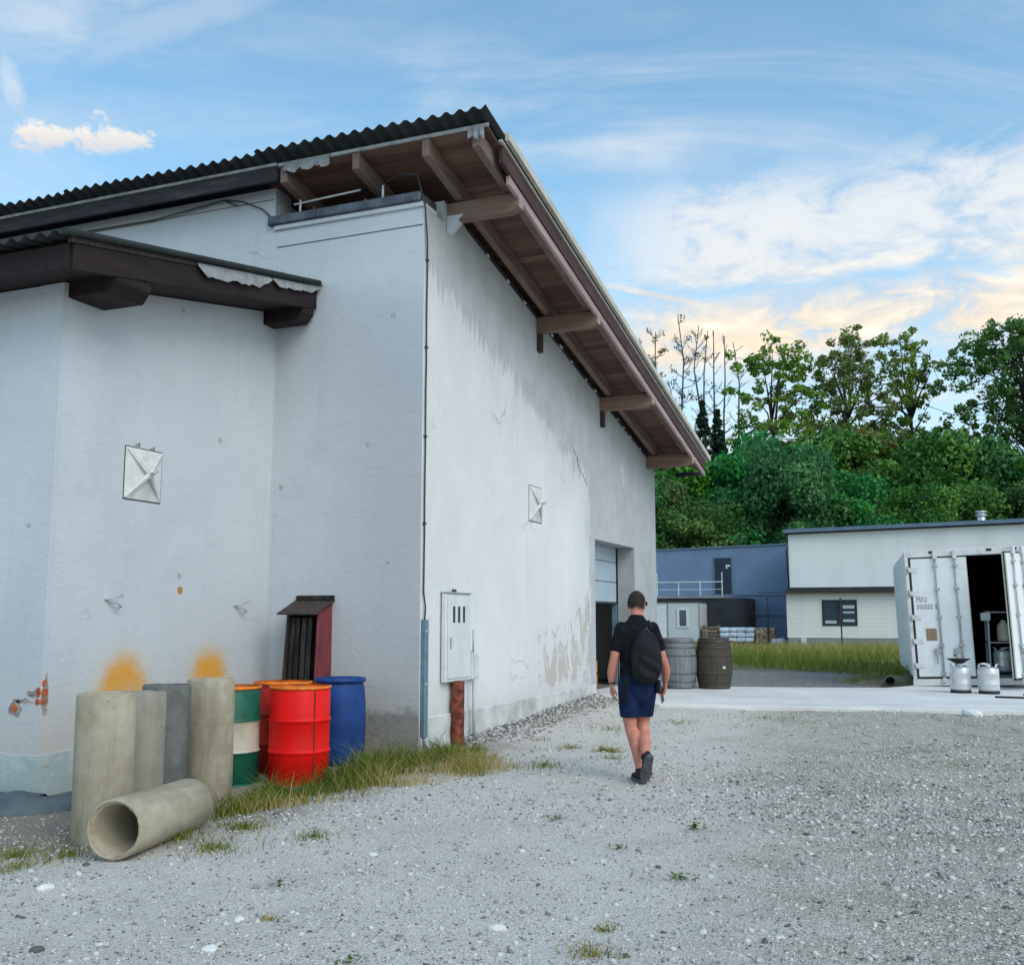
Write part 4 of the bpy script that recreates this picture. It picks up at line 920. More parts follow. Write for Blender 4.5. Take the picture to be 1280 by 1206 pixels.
cn = MB().box(-1.3, 18, -.75, -.004, 2.72, 2.80).box(-2.6, -1.3, -.75, -.45, 2.735, 2.77).box(-1.2, 18, -.42, -.004, 2.86, 2.99).box(-1.24, 18, -.60, -.004, 2.802, 2.858).build('canopy', 'charcoal', wbd)
wn = MB().box(.43, 2.07, -.36, -.25, 1.11, 1.19).box(.43, 2.07, -.36, -.25, 2.29, 2.37).box(.43, .52, -.36, -.25, 1.19, 2.29).box(1.98, 2.07, -.36, -.25, 1.19, 2.29).box(1.14, 1.36, -.36, -.25, 1.19, 2.29).build('window', 'charcoal', wbd)
for x0, x1 in ((.52, 1.14), (1.36, 1.98)): MB().box(x0, x1, -.32, -.30, 1.19, 2.29).build('pane', 'glass', wn)
for x0, x1, z0, z1 in ((1.40, 1.95, 1.95, 2.10), (1.40, 1.95, 1.72, 1.80), (1.40, 1.95, 1.30, 1.42), (.56, 1.10, 1.22, 1.36)): MB().box(x0, x1, -.327, -.321, z0, z1).build('blind_slat', 'cabin_grey', wn)
MB().box(-.62, -.36, -.40, -.31, .15, .50).build('meter_box', 'white_metal', wbd)
vn = MB().lathe([(.18, 0), (.18, .22), (.16, .24), (.16, .30), (.27, .31), (.27, .36), (.15, .38), (.15, .46), (.25, .47), (.25, .53), (.001, .56)], 16).build('roof_vent', 'steel', wbd); vn.location = (7.85, .6, 6.03)
MB().tube([(-1.13, -.05, 5.0), (-1.22, -.05, 4.9), (-1.15, -.05, 3.0)], .04, 6).build('downpipe', 'charcoal', wbd)
Y1 = 48.6
bl = thing('blue_building', 'blue rendered building with a dark upper door beyond the barrels', 'building', (0, Y1, 0))
MB().prism([(-16, -.2), (-1.2, -.2), (-1.2, 5.58), (-16, 5.25)], 1, 0, 9).build('wall', 'blue_render', bl)
MB().prism([(-16.1, 5.252), (-1.2, 5.584), (-1.2, 5.66), (-16.1, 5.33)], 1, -.08, 9.05).build('parapet_edge', 'roof_blue', bl)
db = MB().box(-6.05, -5.09, -.03, -.002, 2.85, 4.88).build('upper_door', 'dark_door', bl)
MB().box(-6.12, -6.052, -.05, -.002, 2.85, 4.95).box(-5.088, -5.02, -.05, -.002, 2.85, 4.95).box(-6.052, -5.088, -.05, -.002, 4.882, 4.95).build('door_frame', 'roof_blue', db)
MB().box(-5.40, -5.15, -.036, -.031, 4.40, 4.50).box(-5.40, -5.32, -.036, -.031, 4.28, 4.40).build('door_sticker', 'white_metal', db)
MB().box(-5.0, -1.2, -.05, -.002, 2.74, 2.82).box(-4.0, -1.2, -.06, -.002, 1.62, 1.70).build('wall_rail', 'roof_blue', bl)
MB().box(-1.95, -1.45, -.03, -.002, .1, 1.75).build('lower_door', 'dark_door', bl)
# rounded charcoal terrace block with a railed deck
tb = thing('terrace_block', 'charcoal block with rounded end carrying a railed terrace', 'outbuilding', (0, 45.6, 0))
poly = [(-16, 0), (-4.6, 0)] + [(-4.6 + .8 * sin(a), .8 - .8 * cos(a)) for a in np.linspace(.2, pi / 2, 6)] + [(-3.8, 2.99), (-16, 2.99)]
MB().prism(poly, 2, -.1, 2.55).build('block_wall', 'charcoal', tb)
MB().box(-16, -5.0, -.1, 2.99, 2.552, 2.68).build('deck', 'plinth_grey', tb)
ra = MB().box(-16, -5.02, -.07, -.03, 3.42, 3.47).box(-16, -5.02, -.065, -.035, 3.02, 3.05).build('handrail', 'white_metal', tb)
for k in range(9): MB().box(-5.06 - 1.2 * k - .03, -5.06 - 1.2 * k + .02, -.075, -.025, 2.682, 3.419 if k not in (0, 3) else 3.95).build('rail_post', 'white_metal', tb)
# site cabin
cb_ = thing('site_cabin', 'pale grey site cabin with a small window and white door', 'cabin', (0, 43.6, 0))
MB().box(-10.4, -5.92, 0, 1.9, .25, 2.30).build('cabin_wall', 'cabin_grey', cb_)
MB().box(-10.45, -5.87, -.05, 1.95, 2.302, 2.42).build('cabin_roof', 'charcoal', cb_)
MB().box(-10.4, -5.92, .02, 1.88, .10, .248).build('cabin_skid', 'charcoal', cb_)
MB().box(-8.55, -7.72, -.03, -.002, .30, 2.12).build('door', 'white_metal', cb_, bevel=.01)
MB().box(-7.66, -7.60, -.02, -.002, .27, 2.28).box(-5.97, -5.915, -.02, -.002, .27, 2.28).build('corner_trim', 'plinth_grey', cb_)
wf = MB().box(-7.12, -6.50, -.05, -.002, .98, 1.06).box(-7.12, -6.50, -.05, -.002, 1.90, 1.98).box(-7.12, -7.0, -.05, -.002, 1.06, 1.9).box(-6.62, -6.50, -.05, -.002, 1.06, 1.9).build('window', 'white_metal', cb_)
MB().box(-7.0, -6.62, -.02, -.003, 1.06, 1.90).build('pane', 'glass', wf)
# goods in front of the blue building
def pallet(t, w_, d_):
    for k in range(5): MB().box(-w_ / 2 + k * w_ / 4 - .05, -w_ / 2 + k * w_ / 4 + .05, -d_ / 2, d_ / 2, .10, .125).build('pallet_board', 'pallet_wood', t)
    for y in (-d_ / 2 + .05, 0, d_ / 2 - .05): MB().box(-w_ / 2, w_ / 2, y - .05, y + .05, 0, .099).build('pallet_bearer', 'pallet_wood', t)
def sack(name, mat, parent, c, s, sd):
    R = random.Random(sd); bm = bmesh.new(); bmesh.ops.create_cube(bm, size=2)
    bmesh.ops.subdivide_edges(bm, edges=bm.edges[:], cuts=4, use_grid_fill=True)
    for v in bm.verts:
        p = v.co; m = (abs(p.x) ** 4 + abs(p.y) ** 4 + abs(p.z) ** 4) ** .25; p = p / m
        p += Vector((R.uniform(-.05, .05), R.uniform(-.05, .05), R.uniform(-.09, .09))); v.co = Vector((p.x * s[0], p.y * s[1], p.z * s[2])) + Vector(c)
    me = bpy.data.meshes.new(name); bm.to_mesh(me); bm.free(); me.materials.append(M[mat])
    for p in me.polygons: p.use_smooth = True
    o = bpy.data.objects.new(name, me); COL.objects.link(o); o.parent = parent; return o
for i, (x, lb) in enumerate(((-4.42, 'left pallet of white wrapped sacks beside the charcoal block'), (-3.52, 'right pallet of white wrapped sacks before the blue wall'))):
    t = thing('sack_pallet', lb, 'pallet', (x, 43.8, .13), .05 - .1 * i, 'pallets of building goods'); pallet(t, .95, .9)
    for L in range(3):
        for k in range(2): sack('sack', 'wrap', t, (-.22 + .45 * k + random.uniform(-.03, .03), random.uniform(-.04, .04), .24 + L * .25), (.27, .45, .135), i * 9 + L * 2 + k)
t = thing('block_pallet', 'pallet of brown blocks between the sacks and the white building', 'pallet', (-2.5, 43.7, .13), 0, 'pallets of building goods'); pallet(t, .95, .9)
for L in range(5):
    for k in range(5):
        MB().obox((-.38 + .19 * k + random.uniform(-.02, .02), -.36 + random.uniform(-.06, .06), .20 + L * .15), .085, .10, .068, Matrix.Rotation(random.uniform(-.15, .15), 3, 'Z')).build('block', random.choice(['block_brown', 'block_brown', 'placard', 'concrete_warm']), t)
MB().box(-.42, .42, -.24, .42, .126, .80).build('block_core', 'block_brown', t)
for i, (x, z, lb) in enumerate(((-1.75, .30, 'small white sack at the end of the row of pallets'), (-2.05, .28, 'small white sack against the brown blocks'))):
    t = tag(sack('white_sack', 'wrap', None, (0, 0, 0), (.20, .25, .17), 50 + i), lb, 'sack'); t.location = (x, 43.45, z)
t = thing('slatted_crate', 'dark slatted crate beside the site cabin', 'crate', (-5.35, 43.8, .13))
for k in range(5): MB().box(-.42, .42, -.3, -.28, .08 + k * .18, .20 + k * .18).build('slat', 'block_brown' if k % 2 else 'pallet_wood', t)
for x in (-.42, .36): MB().box(x, x + .06, -.278, .3, 0, .98).build('crate_side', 'pallet_wood', t)
for x, y, h, lb in ((-2.33, 43.2, 2.35, 'thin dark post before the blue building'), (1.36, 41.6, 2.30, 'thin dark post in front of the window')):
    t = thing('fence_post', lb, 'post', (x, y, .1)); MB().tube([(0, 0, -.1), (0, 0, h)], .035, 6).build('post', 'charcoal', t); MB().lathe([(.05, h), (.05, h + .04), (.001, h + .06)], 8).build('post_cap', 'charcoal', t)
for i, x in enumerate((4.0, 4.75, 5.4)):
    t = tag(MB().tube([(0, 0, 0), (.02, 0, .9 - .2 * i)], .03, 6).build('stake', 'charcoal'), ('tallest of the three thin stakes by the white building', 'middle one of the three thin stakes by the white building', 'shortest stake of three, nearest the container')[i], 'stake', 'stakes by the white building'); t.location = (x, 41.0, .1)
# earth bank with a drain mouth beside the container
def mound(x0, y0, rx, ry, h, sd):
    n = 26; vs, fs = [], []
    for j in range(n):
        for i in range(n):
            u, v = i / (n - 1) * 2 - 1, j / (n - 1) * 2 - 1; r = sqrt(u * u + v * v)
            vs.append((u * rx, v * ry, h * max(0, 1 - r * r) ** 1.2 * (1 + .25 * sin(u * 7 + sd) * sin(v * 9)) - .06))
    for j in range(n - 1):
        for i in range(n - 1): fs.append((j * n + i, j * n + i + 1, (j + 1) * n + i + 1, (j + 1) * n + i))
    o = MB().raw(vs, fs, 0, True).build('earth_bank', 'bank_earth', fix=False); o.location = (x0, y0, .12); return o
simple('bank_earth', (.19, .17, .10), .95, .4, 4, bump=.6, bdist=.03, bscale=12, dirt=((.06, .085, .03), .8))
tag(mound(4.72, 12.8, 1.1, 1.6, .30, 1), kind='structure', label='earth bank beside the container')
t = tag(MB().lathe([(.10, 0), (.10, .5), (.093, .5), (.09, .02), (.001, .02)], 20).build('drain_pipe', 'concrete_dark'), 'dark drain pipe mouth in the earth bank', 'pipe'); t.location = (4.66, 11.86, .24); t.rotation_euler = (radians(90), 0, radians(4))

# ---------------------------------------------------------------- trees
def leaves_np(R, centers, radii, npl, leaf, tones, flat=1.0):
    vs, tn = [], []
    for c, rad, t in zip(centers, radii, tones):
        n = max(8, int(npl * R.uniform(.8, 1.2))); d = R.normal(size=(n, 3)); d /= np.linalg.norm(d, axis=1)[:, None]
        p = c + d * (rad * R.uniform(.35, 1.08, (n, 1)) ** .6) * np.array([1, 1, flat]) + R.normal(size=(n, 3)) * rad * .10
        nr = d + R.normal(size=(n, 3)) * .8; nr /= np.linalg.norm(nr, axis=1)[:, None]
        a = np.cross(nr, R.normal(size=(n, 3))); a /= np.linalg.norm(a, axis=1)[:, None]; b = np.cross(nr, a)
        s = leaf * R.uniform(.55, 1.35, (n, 1)); e = R.uniform(.45, .8, (n, 1))
        vs.append(np.stack([p - a * s, p - b * s * e, p + a * s, p + b * s * e], 1)); tn.append(np.clip(t + R.normal(size=n) * .17, 0, 1))
    v = np.concatenate(vs).reshape(-1, 3); return v, np.arange(len(v)).reshape(-1, 4), np.concatenate(tn)
def limbs(mb, base, top, centers, r0, R, nb):
    trunk = [Vector((0, 0, -.3)), Vector((R.normal() * .1, R.normal() * .1, base * .6)), Vector((R.normal() * .25, R.normal() * .25, base + (top - base) * .35)), Vector((R.normal() * .4, R.normal() * .4, base + (top - base) * .85))]
    mb.tube(trunk, [r0, r0 * .8, r0 * .5, r0 * .12], 7)
    for c in list(centers)[:nb]:
        c = Vector(c); z = max(base * .7, min(c.z - 1.0, top * .8)) * .9; f = min(1, max(0, z / (top * .85)))
        s = Vector((trunk[2].x * f, trunk[2].y * f, z)); md = s.lerp(c, .5) + Vector((0, 0, .25)) + Vector(R.normal(size=3) * .2)
        mb.tube([s, md, c + (c - s) * .12], [r0 * .32, r0 * .2, r0 * .05], 5)
def tree_parts(sd, H, base, R0, nl, lr, npl, leaf, mat, nb=10, shell=.55, flat=.8, bark='bark', r0=.28, conical=False):
    R = np.random.default_rng(sd); cs, rs, ts = [], [], []
    cz_, hz = (base + H) / 2, (H - base) / 2
    for k in range(nl):
        d = R.normal(size=3); d /= np.linalg.norm(d); f = R.uniform(shell, 1) ** .6
        c = np.array([d[0] * R0 * f, d[1] * R0 * f, cz_ + d[2] * hz * f * .9])
        rr = lr * R.uniform(.6, 1.35)
        if conical:
            t = R.uniform(0, 1) ** 1.2; zz = base + (H - base) * t; rad = R0 * (1 - t) * R.uniform(.5, 1); q_ = R.uniform(0, 2 * pi); c = np.array([cos(q_) * rad, sin(q_) * rad, zz]); rr = lr * (1.15 - t * .8)
        cs.append(c); rs.append(rr); ts.append(R.uniform(.2, .8))
    v, f, t = leaves_np(R, cs, rs, npl, leaf, ts, flat)
    tr_ = MB(); limbs(tr_, base, H, cs, r0, R, nb)
    return (v, f, t, mat, tr_, bark)
def open_tree(sd, H, base, R0, nodes, sub, npl, leaf, mat, r0=.36, rl=.62):
    """an open crown: main boughs, each carrying a loose spray of small leaf clumps"""
    R = np.random.default_rng(sd); mains, cs, rs, ts = [], [], [], []
    for k in range(nodes):
        t = (k + R.uniform(.1, .9)) / nodes; z = base + (H - base) * (.06 + .90 * t); prof = sin(pi * min(1, .18 + .74 * t)) ** .7
        a = k * 2.4 + R.uniform(-.5, .5); r = R0 * prof * R.uniform(.35, 1.0); c = np.array([cos(a) * r, sin(a) * r, z]); mains.append(c)
        tone = R.uniform(.3, .75)
        for q in range(int(sub * R.uniform(.6, 1.4))):
            d = R.normal(size=3) * np.array([1.15, 1.15, .62]) * (H - base) * .085; cs.append(c + d); rs.append(rl * R.uniform(.5, 1.25)); ts.append(tone + R.normal() * .08)
    v, f, t = leaves_np(R, cs, rs, npl, leaf, ts, .75); tr_ = MB(); limbs(tr_, base * .82, H, mains, r0, R, nodes)
    for c, m in zip(cs[::2], [mains[int(i * len(mains) / len(cs))] for i in range(0, len(cs), 2)]): tr_.tube([Vector(m), Vector(c)], [.035, .012], 3)
    return (v, f, t, mat, tr_, 'bark')
def make_tree(name, label, parts, group=None, cat='tree'):
    v, f, t, mat, tr_, bark = parts; root = thing(name, label, cat, group=group)
    npmesh('crown', v, f, mat, t, root); tr_.build('trunk', bark, root, fix=False); return root
def polar(px, dist, z=0):
    """a spot at a compass bearing from the yard, dist metres off"""
    a = radians(YAW) - atan2(px - 640, 1301); return (CAM.x - sin(a) * dist / cos(atan2(px - 640, 1301)), CAM.y + cos(a) * dist / cos(atan2(px - 640, 1301)), z)
WOOD = 'dense green trees of the wood behind the buildings'
LW = 'dense green leafy tree massed in the wood behind the buildings'
protos = [make_tree('broadleaf_tree', LW, tree_parts(11 + k, 14.5, 2.0, (4.3, 3.8, 4.6, 4.0)[k], 36, 1.5, 620, .175, ('leaf_dark', 'leaf_mid', 'leaf_dark', 'leaf_mid')[k], shell=.35), WOOD, 'tree') for k in range(4)]
R2 = random.Random(21); used = set()
def plant(px, D, h, k):
    if k not in used: used.add(k); r = protos[k]; r.location = polar(px, D); r.rotation_euler.z = R2.uniform(0, 6)
    else: r = copy_tree(protos[k], polar(px, D), R2.uniform(0, 6))
    s = h / 14.5; wd = R2.uniform(.9, 1.15); r.scale = (s * wd, s * wd, s); return r
for px, h in ((770, 12), (832, 11.3), (880, 10.2), (930, 11.5), (985, 10.5), (1040, 11.0), (1095, 11.8), (1150, 10.8), (1205, 11.8), (1258, 11.2), (1315, 12), (1380, 12)): plant(px, 70 + R2.uniform(-2, 3), h * R2.uniform(.93, 1.03), R2.randrange(4))
for px, h in ((800, 15), (858, 14.5), (912, 15.2), (958, 16.2), (1020, 15.8), (1072, 16.6), (1128, 15.4), (1182, 16.0), (1236, 16.2), (1292, 16.4), (1350, 17)): plant(px, 82 + R2.uniform(-3, 3), h * R2.uniform(.95, 1.03), R2.randrange(4))
for px, h in ((830, 16.0), (890, 16.4), (990, 17.5), (1050, 17.8), (1105, 17.6), (1215, 17.2), (1275, 18.0)): plant(px, 93 + R2.uniform(-2, 3), h, R2.randrange(4))
def single(name, label, px, D, parts, rz=0):
    r = make_tree(name, label, parts); r.location = polar(px, D); r.rotation_euler.z = rz; return r
single('willow_tree', 'soft silver green tree standing out of the dark wood', 992, 68, tree_parts(41, 14.6, 3, 2.9, 40, 1.2, 520, .15, 'leaf_silver', shell=.3))
single('tall_tree', 'tall open tree left of the other tall crowns', 982, 92, open_tree(51, 26.6, 11.5, 3.9, 20, 9, 62, .16, 'leaf_olive'))
single('tall_tree', 'broad tall open tree with two lobes above the wood', 1072, 93, open_tree(54, 27.4, 12.0, 4.8, 25, 9, 62, .16, 'leaf_olive'))
single('tall_tree', 'tall open tree right of the broad double-lobed crown', 1146, 94, open_tree(53, 27.6, 11.5, 4.6, 24, 9, 62, .16, 'leaf_olive'))
single('tall_tree', 'tall full oak-like tree above the container', 1300, 88, open_tree(55, 27.6, 10.5, 5.6, 40, 10, 70, .17, 'leaf_mid', r0=.42, rl=.75))
single('rusty_tree', 'rusty yellow topped small tree in the middle of the wood', 1096, 84, tree_parts(61, 17.6, 9.0, 1.7, 16, 1.0, 190, .22, 'leaf_rust', shell=.3))
for i, (px, h, lb) in enumerate(((884, 20.5, 'dark spruce in front of the bare trunks, left of two'), (903, 20.0, 'dark spruce in front of the bare trunks, right of two'), (926, 17.5, 'short dark spruce right of the bare trunks'))):
    single('spruce_tree', lb, px, 90 + i, tree_parts(71 + i, h, 5, 3.2, 190, .60, 64, .17, 'leaf_conifer', nb=10, conical=True, flat=.35, r0=.22))
# bare dead trunks
def bare_tree(label, px, D, h, sd, nb=26, lean=.0, tufts=False, spread=1.0):
    R = random.Random(sd); t = thing('bare_tree', label, 'tree', polar(px, D), 0, 'bare trunks above the wood')
    tr_ = MB(); pts = [Vector((lean * k * .2 + R.uniform(-.06, .06) * k, R.uniform(-.06, .06) * k, h * k / 7)) for k in range(8)]
    tr_.tube(pts, [.19 * (1 - k / 7.6) + .02 for k in range(8)], 6); tr_.build('trunk', 'dead_bark', t, fix=False)
    br = MB(); tips = []
    for k in range(nb):
        f = R.uniform(.38, .98); i = min(6, int(f * 7)); p = pts[i].lerp(pts[i + 1], f * 7 - i); a = R.uniform(0, 2 * pi); L = (1.08 - f) * 3.6 * R.uniform(.4, 1.0) * spread + .45
        up = R.uniform(.25, 1.1); d = Vector((cos(a), sin(a), up)).normalized(); m = p + d * L * .5 + Vector((0, 0, -.05)); e = p + d * L + Vector((0, 0, R.uniform(0, .3)))
        br.tube([p, m, e], [.045, .03, .012], 4)
        for q in range(R.randrange(3, 6)):
            s = p.lerp(e, R.uniform(.35, .95)); d2 = (d + Vector((R.uniform(-.8, .8), R.uniform(-.8, .8), R.uniform(-.2, .7)))).normalized(); br.tube([s, s + d2 * L * R.uniform(.25, .5)], [.022, .010], 3)
            tips.append(s + d2 * L * .3)
        tips.append(e)
    br.build('branches', 'dead_bark', t, fix=False)
    if tufts:
        Rn = np.random.default_rng(sd); v, f, tn = leaves_np(Rn, [np.array(p) for p in tips if R.random() < .6], [.30] * len(tips), 10, .085, [.4] * len(tips)); npmesh('needles', v, f, 'leaf_conifer', tn, t)
    return t
for i, (px, top, tuft, nb, sp, lb) in enumerate(((807, 412, False, 22, .7, 'thin bare tree nearest the workshop roof'), (830, 404, True, 30, .7, 'bare tree with sparse needles second from the roof'), (857, 384, True, 44, 1.1, 'tallest bare tree with forked twiggy top'),
        (880, 398, False, 30, .9, 'bare tree just right of the tallest trunk'), (889, 404, True, 26, .7, 'bare tree rising from the dark spruces'), (902, 404, False, 26, .9, 'bare tree with upswept twigs over the right spruce'), (913, 412, False, 24, .8, 'slender bare tree in the right cluster'), (929, 420, False, 22, .8, 'rightmost of the bare trees'), (846, 470, False, 24, .8, 'short grey bare tree beside the tallest trunk'))):
    D_ = 88 + (i * 37 % 9); bare_tree(lb, px, D_, (772 - top) / 1301 * D_ + 1.5, 100 + i, nb, .02 * ((i % 3) - 1), tuft, sp)
# ---------------------------------------------------------------- grass, weeds and stones
def inside(poly, x, y):
    c = np.zeros(len(x), bool); n = len(poly)
    for i in range(n):
        (x1, y1), (x2, y2) = poly[i], poly[(i + 1) % n]
        h = (y1 > y) != (y2 > y); xx = (x2 - x1) * (y - y1) / (y2 - y1 + 1e-12) + x1; c ^= h & (x < xx)
    return c
def blades(R, x, y, z, h, wd, lean, tone, seg=3):
    n = len(x); a = R.uniform(0, 2 * pi, n); f = R.uniform(0, 2 * pi, n); L = lean * R.uniform(.3, 1.4, n) * h
    vs = []
    for k in range(seg + 1):
        t = k / seg; px = x + np.cos(a) * L * t * t; py = y + np.sin(a) * L * t * t; pz = z + h * (t - .22 * t * t * np.minimum(1.6, lean * 1.2)); hw = wd * (1 - t * .92) * .5
        for s in (-1, 1): vs.append(np.stack([px + s * hw * np.cos(f), py + s * hw * np.sin(f), pz], -1))
    V = np.stack(vs, 1).reshape(-1, 3); o = (np.arange(n) * (seg + 1) * 2)[:, None, None]
    q = np.array([[2 * k, 2 * k + 1, 2 * k + 3, 2 * k + 2] for k in range(seg)])[None]
    return V, (o + q).reshape(-1, 4), np.repeat(np.clip(tone, 0, 1), seg)
def sample(R, poly, n):
    p = np.array(poly); x = R.uniform(p[:, 0].min(), p[:, 0].max(), n); y = R.uniform(p[:, 1].min(), p[:, 1].max(), n); k = inside(poly, x, y); return x[k], y[k]
def clump(x, y, s, ph=0): return .5 + .25 * np.sin(x * s + 1.3 * np.sin(y * s * .7 + ph)) + .25 * np.sin(y * s * 1.3 + 2.1 * np.sin(x * s * .6 + ph + 1))
R = np.random.default_rng(5)
# the weedy strip along the wall
strip = [(.42, -4.35), (.75, -3.75), (1.00, -3.30), (1.22, -2.55), (1.50, -1.75), (1.72, -1.05), (1.25, -.55), (.75, .25), (.35, .55), (.06, .35), (.03, -.1), (-.35, -.25), (-.38, -1.0), (-.05, -1.6), (.0, -2.2), (-.3, -2.4), (-.35, -3.1), (.1, -3.6)]
x, y = sample(R, strip, 32000); cl = clump(x, y, 5.0); keep = R.uniform(0, 1, len(x)) < (.04 + .90 * cl ** 1.4) * (1 - .50 * ssn(.5, 1.5, x - .13 * (y + 3))); x, y, cl = x[keep], y[keep], cl[keep]
edge = ssn(.2, 1.25, x - .13 * (y + 3)); hh = (.10 + .21 * cl * (1 - .40 * edge)) * R.uniform(.5, 1.25, len(x)); hh *= np.where(R.uniform(0, 1, len(x)) < .07, R.uniform(1.3, 2.1, len(x)), 1) * (.6 + .75 * clump(x, y, 11, 5))
hh *= np.where((y < -2.6), .70, 1.0) * (1 - .45 * ssn(-1.2, .2, y))
tone = .20 + .22 * R.normal(size=len(x)) + .66 * edge * clump(x, y, 3.1, 2) + .30 * edge + .25 * ssn(-2.4, -.6, y) * clump(x, y, 2.2, 4)
V, F, T = blades(R, x, y, surf(x, y) - .01, hh, R.uniform(.006, .012, len(x)), .75, tone)
tag(npmesh('weedy_grass', V, F, 'weed_grass', T), 'weedy green and straw grass along the front wall', kind='stuff')
# low dry tufts round the concrete pipes and along the gable foot
pts = []
for cx, cy, r, n in ((1.15, -5.15, .30, 260), (.95, -4.55, .28, 300), (-.5, -5.6, .4, 260), (.1, -5.75, .3, 160), (.55, -4.9, .3, 260), (.2, -5.4, .25, 220), (-.35, -5.35, .35, 300), (-1.0, -5.35, .3, 200), (1.55, -4.6, .2, 120), (.75, -5.0, .18, 200), (2.05, .55, .16, 160), (1.6, .75, .2, 120), (2.35, -.05, .12, 60), (1.5, 2.6, .4, 120), (2.2, 3.6, .5, 140), (.35, 4.6, .3, 70), (1.1, -.9, .3, 260), (1.85, -.85, .35, 220), (3.3, 4.3, .5, 90), (1.0, 1.3, .3, 60)):
    a = R.uniform(0, 2 * pi, n); q_ = np.abs(R.normal(size=n)) * r * .6; pts.append(np.stack([cx + np.cos(a) * q_, cy + np.sin(a) * q_], 1))
pt = np.concatenate(pts); x, y = pt[:, 0], pt[:, 1]
V, F, T = blades(R, x, y, surf(x, y) - .005, R.uniform(.03, .11, len(x)), R.uniform(.004, .009, len(x)), 1.1, .45 + .28 * R.normal(size=len(x)))
tag(npmesh('dry_grass', V, F, 'weed_grass', T), 'sparse dry grass scattered over the gravel edge', kind='stuff')
# meadow beyond the pad
mead = [(-.6, 18.2), (1.2, 17.7), (2.6, 16.9), (3.6, 15.9), (4.9, 15.0), (7, 18), (14, 19), (16, 39), (-9, 39), (-7.5, 30)]
x, y = sample(R, mead, 60000); cl = clump(x, y, .9); dist = np.hypot(x - 5.6, y + 10.9)
keep = R.uniform(0, 1, len(x)) < (.3 + .7 * cl) * np.clip(34 / dist, .45, 1); x, y, cl = x[keep], y[keep], cl[keep]
V, F, T = blades(R, x, y, surf(x, y) - .02, (.16 + .36 * cl) * R.uniform(.5, 1.4, len(x)), R.uniform(.018, .034, len(x)), .55, .30 + .30 * clump(x, y, .55, 3) * R.uniform(.4, 1.6, len(x)) + .12 * R.normal(size=len(x)) + .34 * ssn(20, 34, y) - .06, seg=2)
tag(npmesh('meadow_grass', V, F, 'meadow', T), 'rough meadow grass between the pad and the far buildings', kind='stuff')
x = R.normal(size=1500) * .55 + 4.72; y = R.normal(size=1500) * .7 + 12.7; k = (y > 12.05) & (x < 5.02); x, y = x[k], y[k]; u_ = ((x - 4.72) / 1.1) ** 2 + ((y - 12.8) / 1.6) ** 2
V, F, T = blades(R, x, y, .06 + .30 * np.clip(1 - u_, 0, 1) ** 1.2, R.uniform(.10, .30, len(x)), R.uniform(.010, .018, len(x)), .8, .45 + .25 * R.normal(size=len(x)), seg=2)
tag(npmesh('bank_grass', V, F, 'meadow', T), 'tufty grass on the earth bank beside the container', kind='stuff')
# single weeds in the open gravel
def weed(i, x, y, s, label, kind):
    R_ = np.random.default_rng(300 + i); n = int(46 * s); a = R_.uniform(0, 2 * pi, n); r = np.abs(R_.normal(size=n)) * .045 * s
    if kind == 'grass': V, F, T = blades(R_, r * np.cos(a), r * np.sin(a) * .7, np.zeros(n) - .004, R_.uniform(.03, .07, n) * s, R_.uniform(.004, .008, n), 1.2, .62 + .2 * R_.normal(size=n))
    else:
        r = np.abs(R_.normal(size=n)) * .055 * s; c = np.stack([r * np.cos(a), r * np.sin(a), R_.uniform(.005, .035, n) * s], 1); d = R_.normal(size=(n, 3)); d[:, 2] *= .3; d /= np.linalg.norm(d, axis=1)[:, None]; e = np.cross(d, [0, 0, 1.]); sz = R_.uniform(.008, .018, (n, 1)) * s
        V = np.stack([c - d * sz, c - e * sz * .5, c + d * sz, c + e * sz * .5], 1).reshape(-1, 3); F = np.arange(4 * n).reshape(-1, 4); T = .22 + .12 * R_.normal(size=n)
    o = tag(npmesh('weed', V, F, 'weed_grass', np.clip(T, 0, 1)), label, 'weed', 'weeds in the open gravel'); o.location = (x, y, float(surf(np.float64(x), np.float64(y))))
for i, (x, y, s, lb, kd) in enumerate(((2.10, -5.78, 1.1, 'small green weed in the gravel before the lying pipe', 'leaf'), (4.16, -4.78, 1.2, 'leafy green weed in the gravel, mid right of the wheel lane', 'leaf'), (3.93, -3.34, 1.4, 'dark weed tuft in the gravel behind the walking man', 'leaf'),
        (3.14, -6.74, 1.0, 'green weed nearest the photo edge, beside a white stone', 'leaf'), (4.11, -6.28, 1.7, 'straw coloured tuft in the near gravel', 'grass'), (4.03, -5.85, 1.0, 'faded low weed between straw tuft and leafy weed', 'grass'), (2.15, .57, 2.0, 'yellow green tuft near the gable wall and the man', 'grass'), (2.44, -6.35, .9, 'small reddish dry weed by white pebbles', 'grass'), (3.62, -4.2, .9, 'tiny weed left of the wheel lane edge', 'leaf'), (2.9, -3.4, 1.1, 'flat dark weed alone in the pale wheel lane', 'leaf'))):
    weed(i, x, y, s, lb, kd)
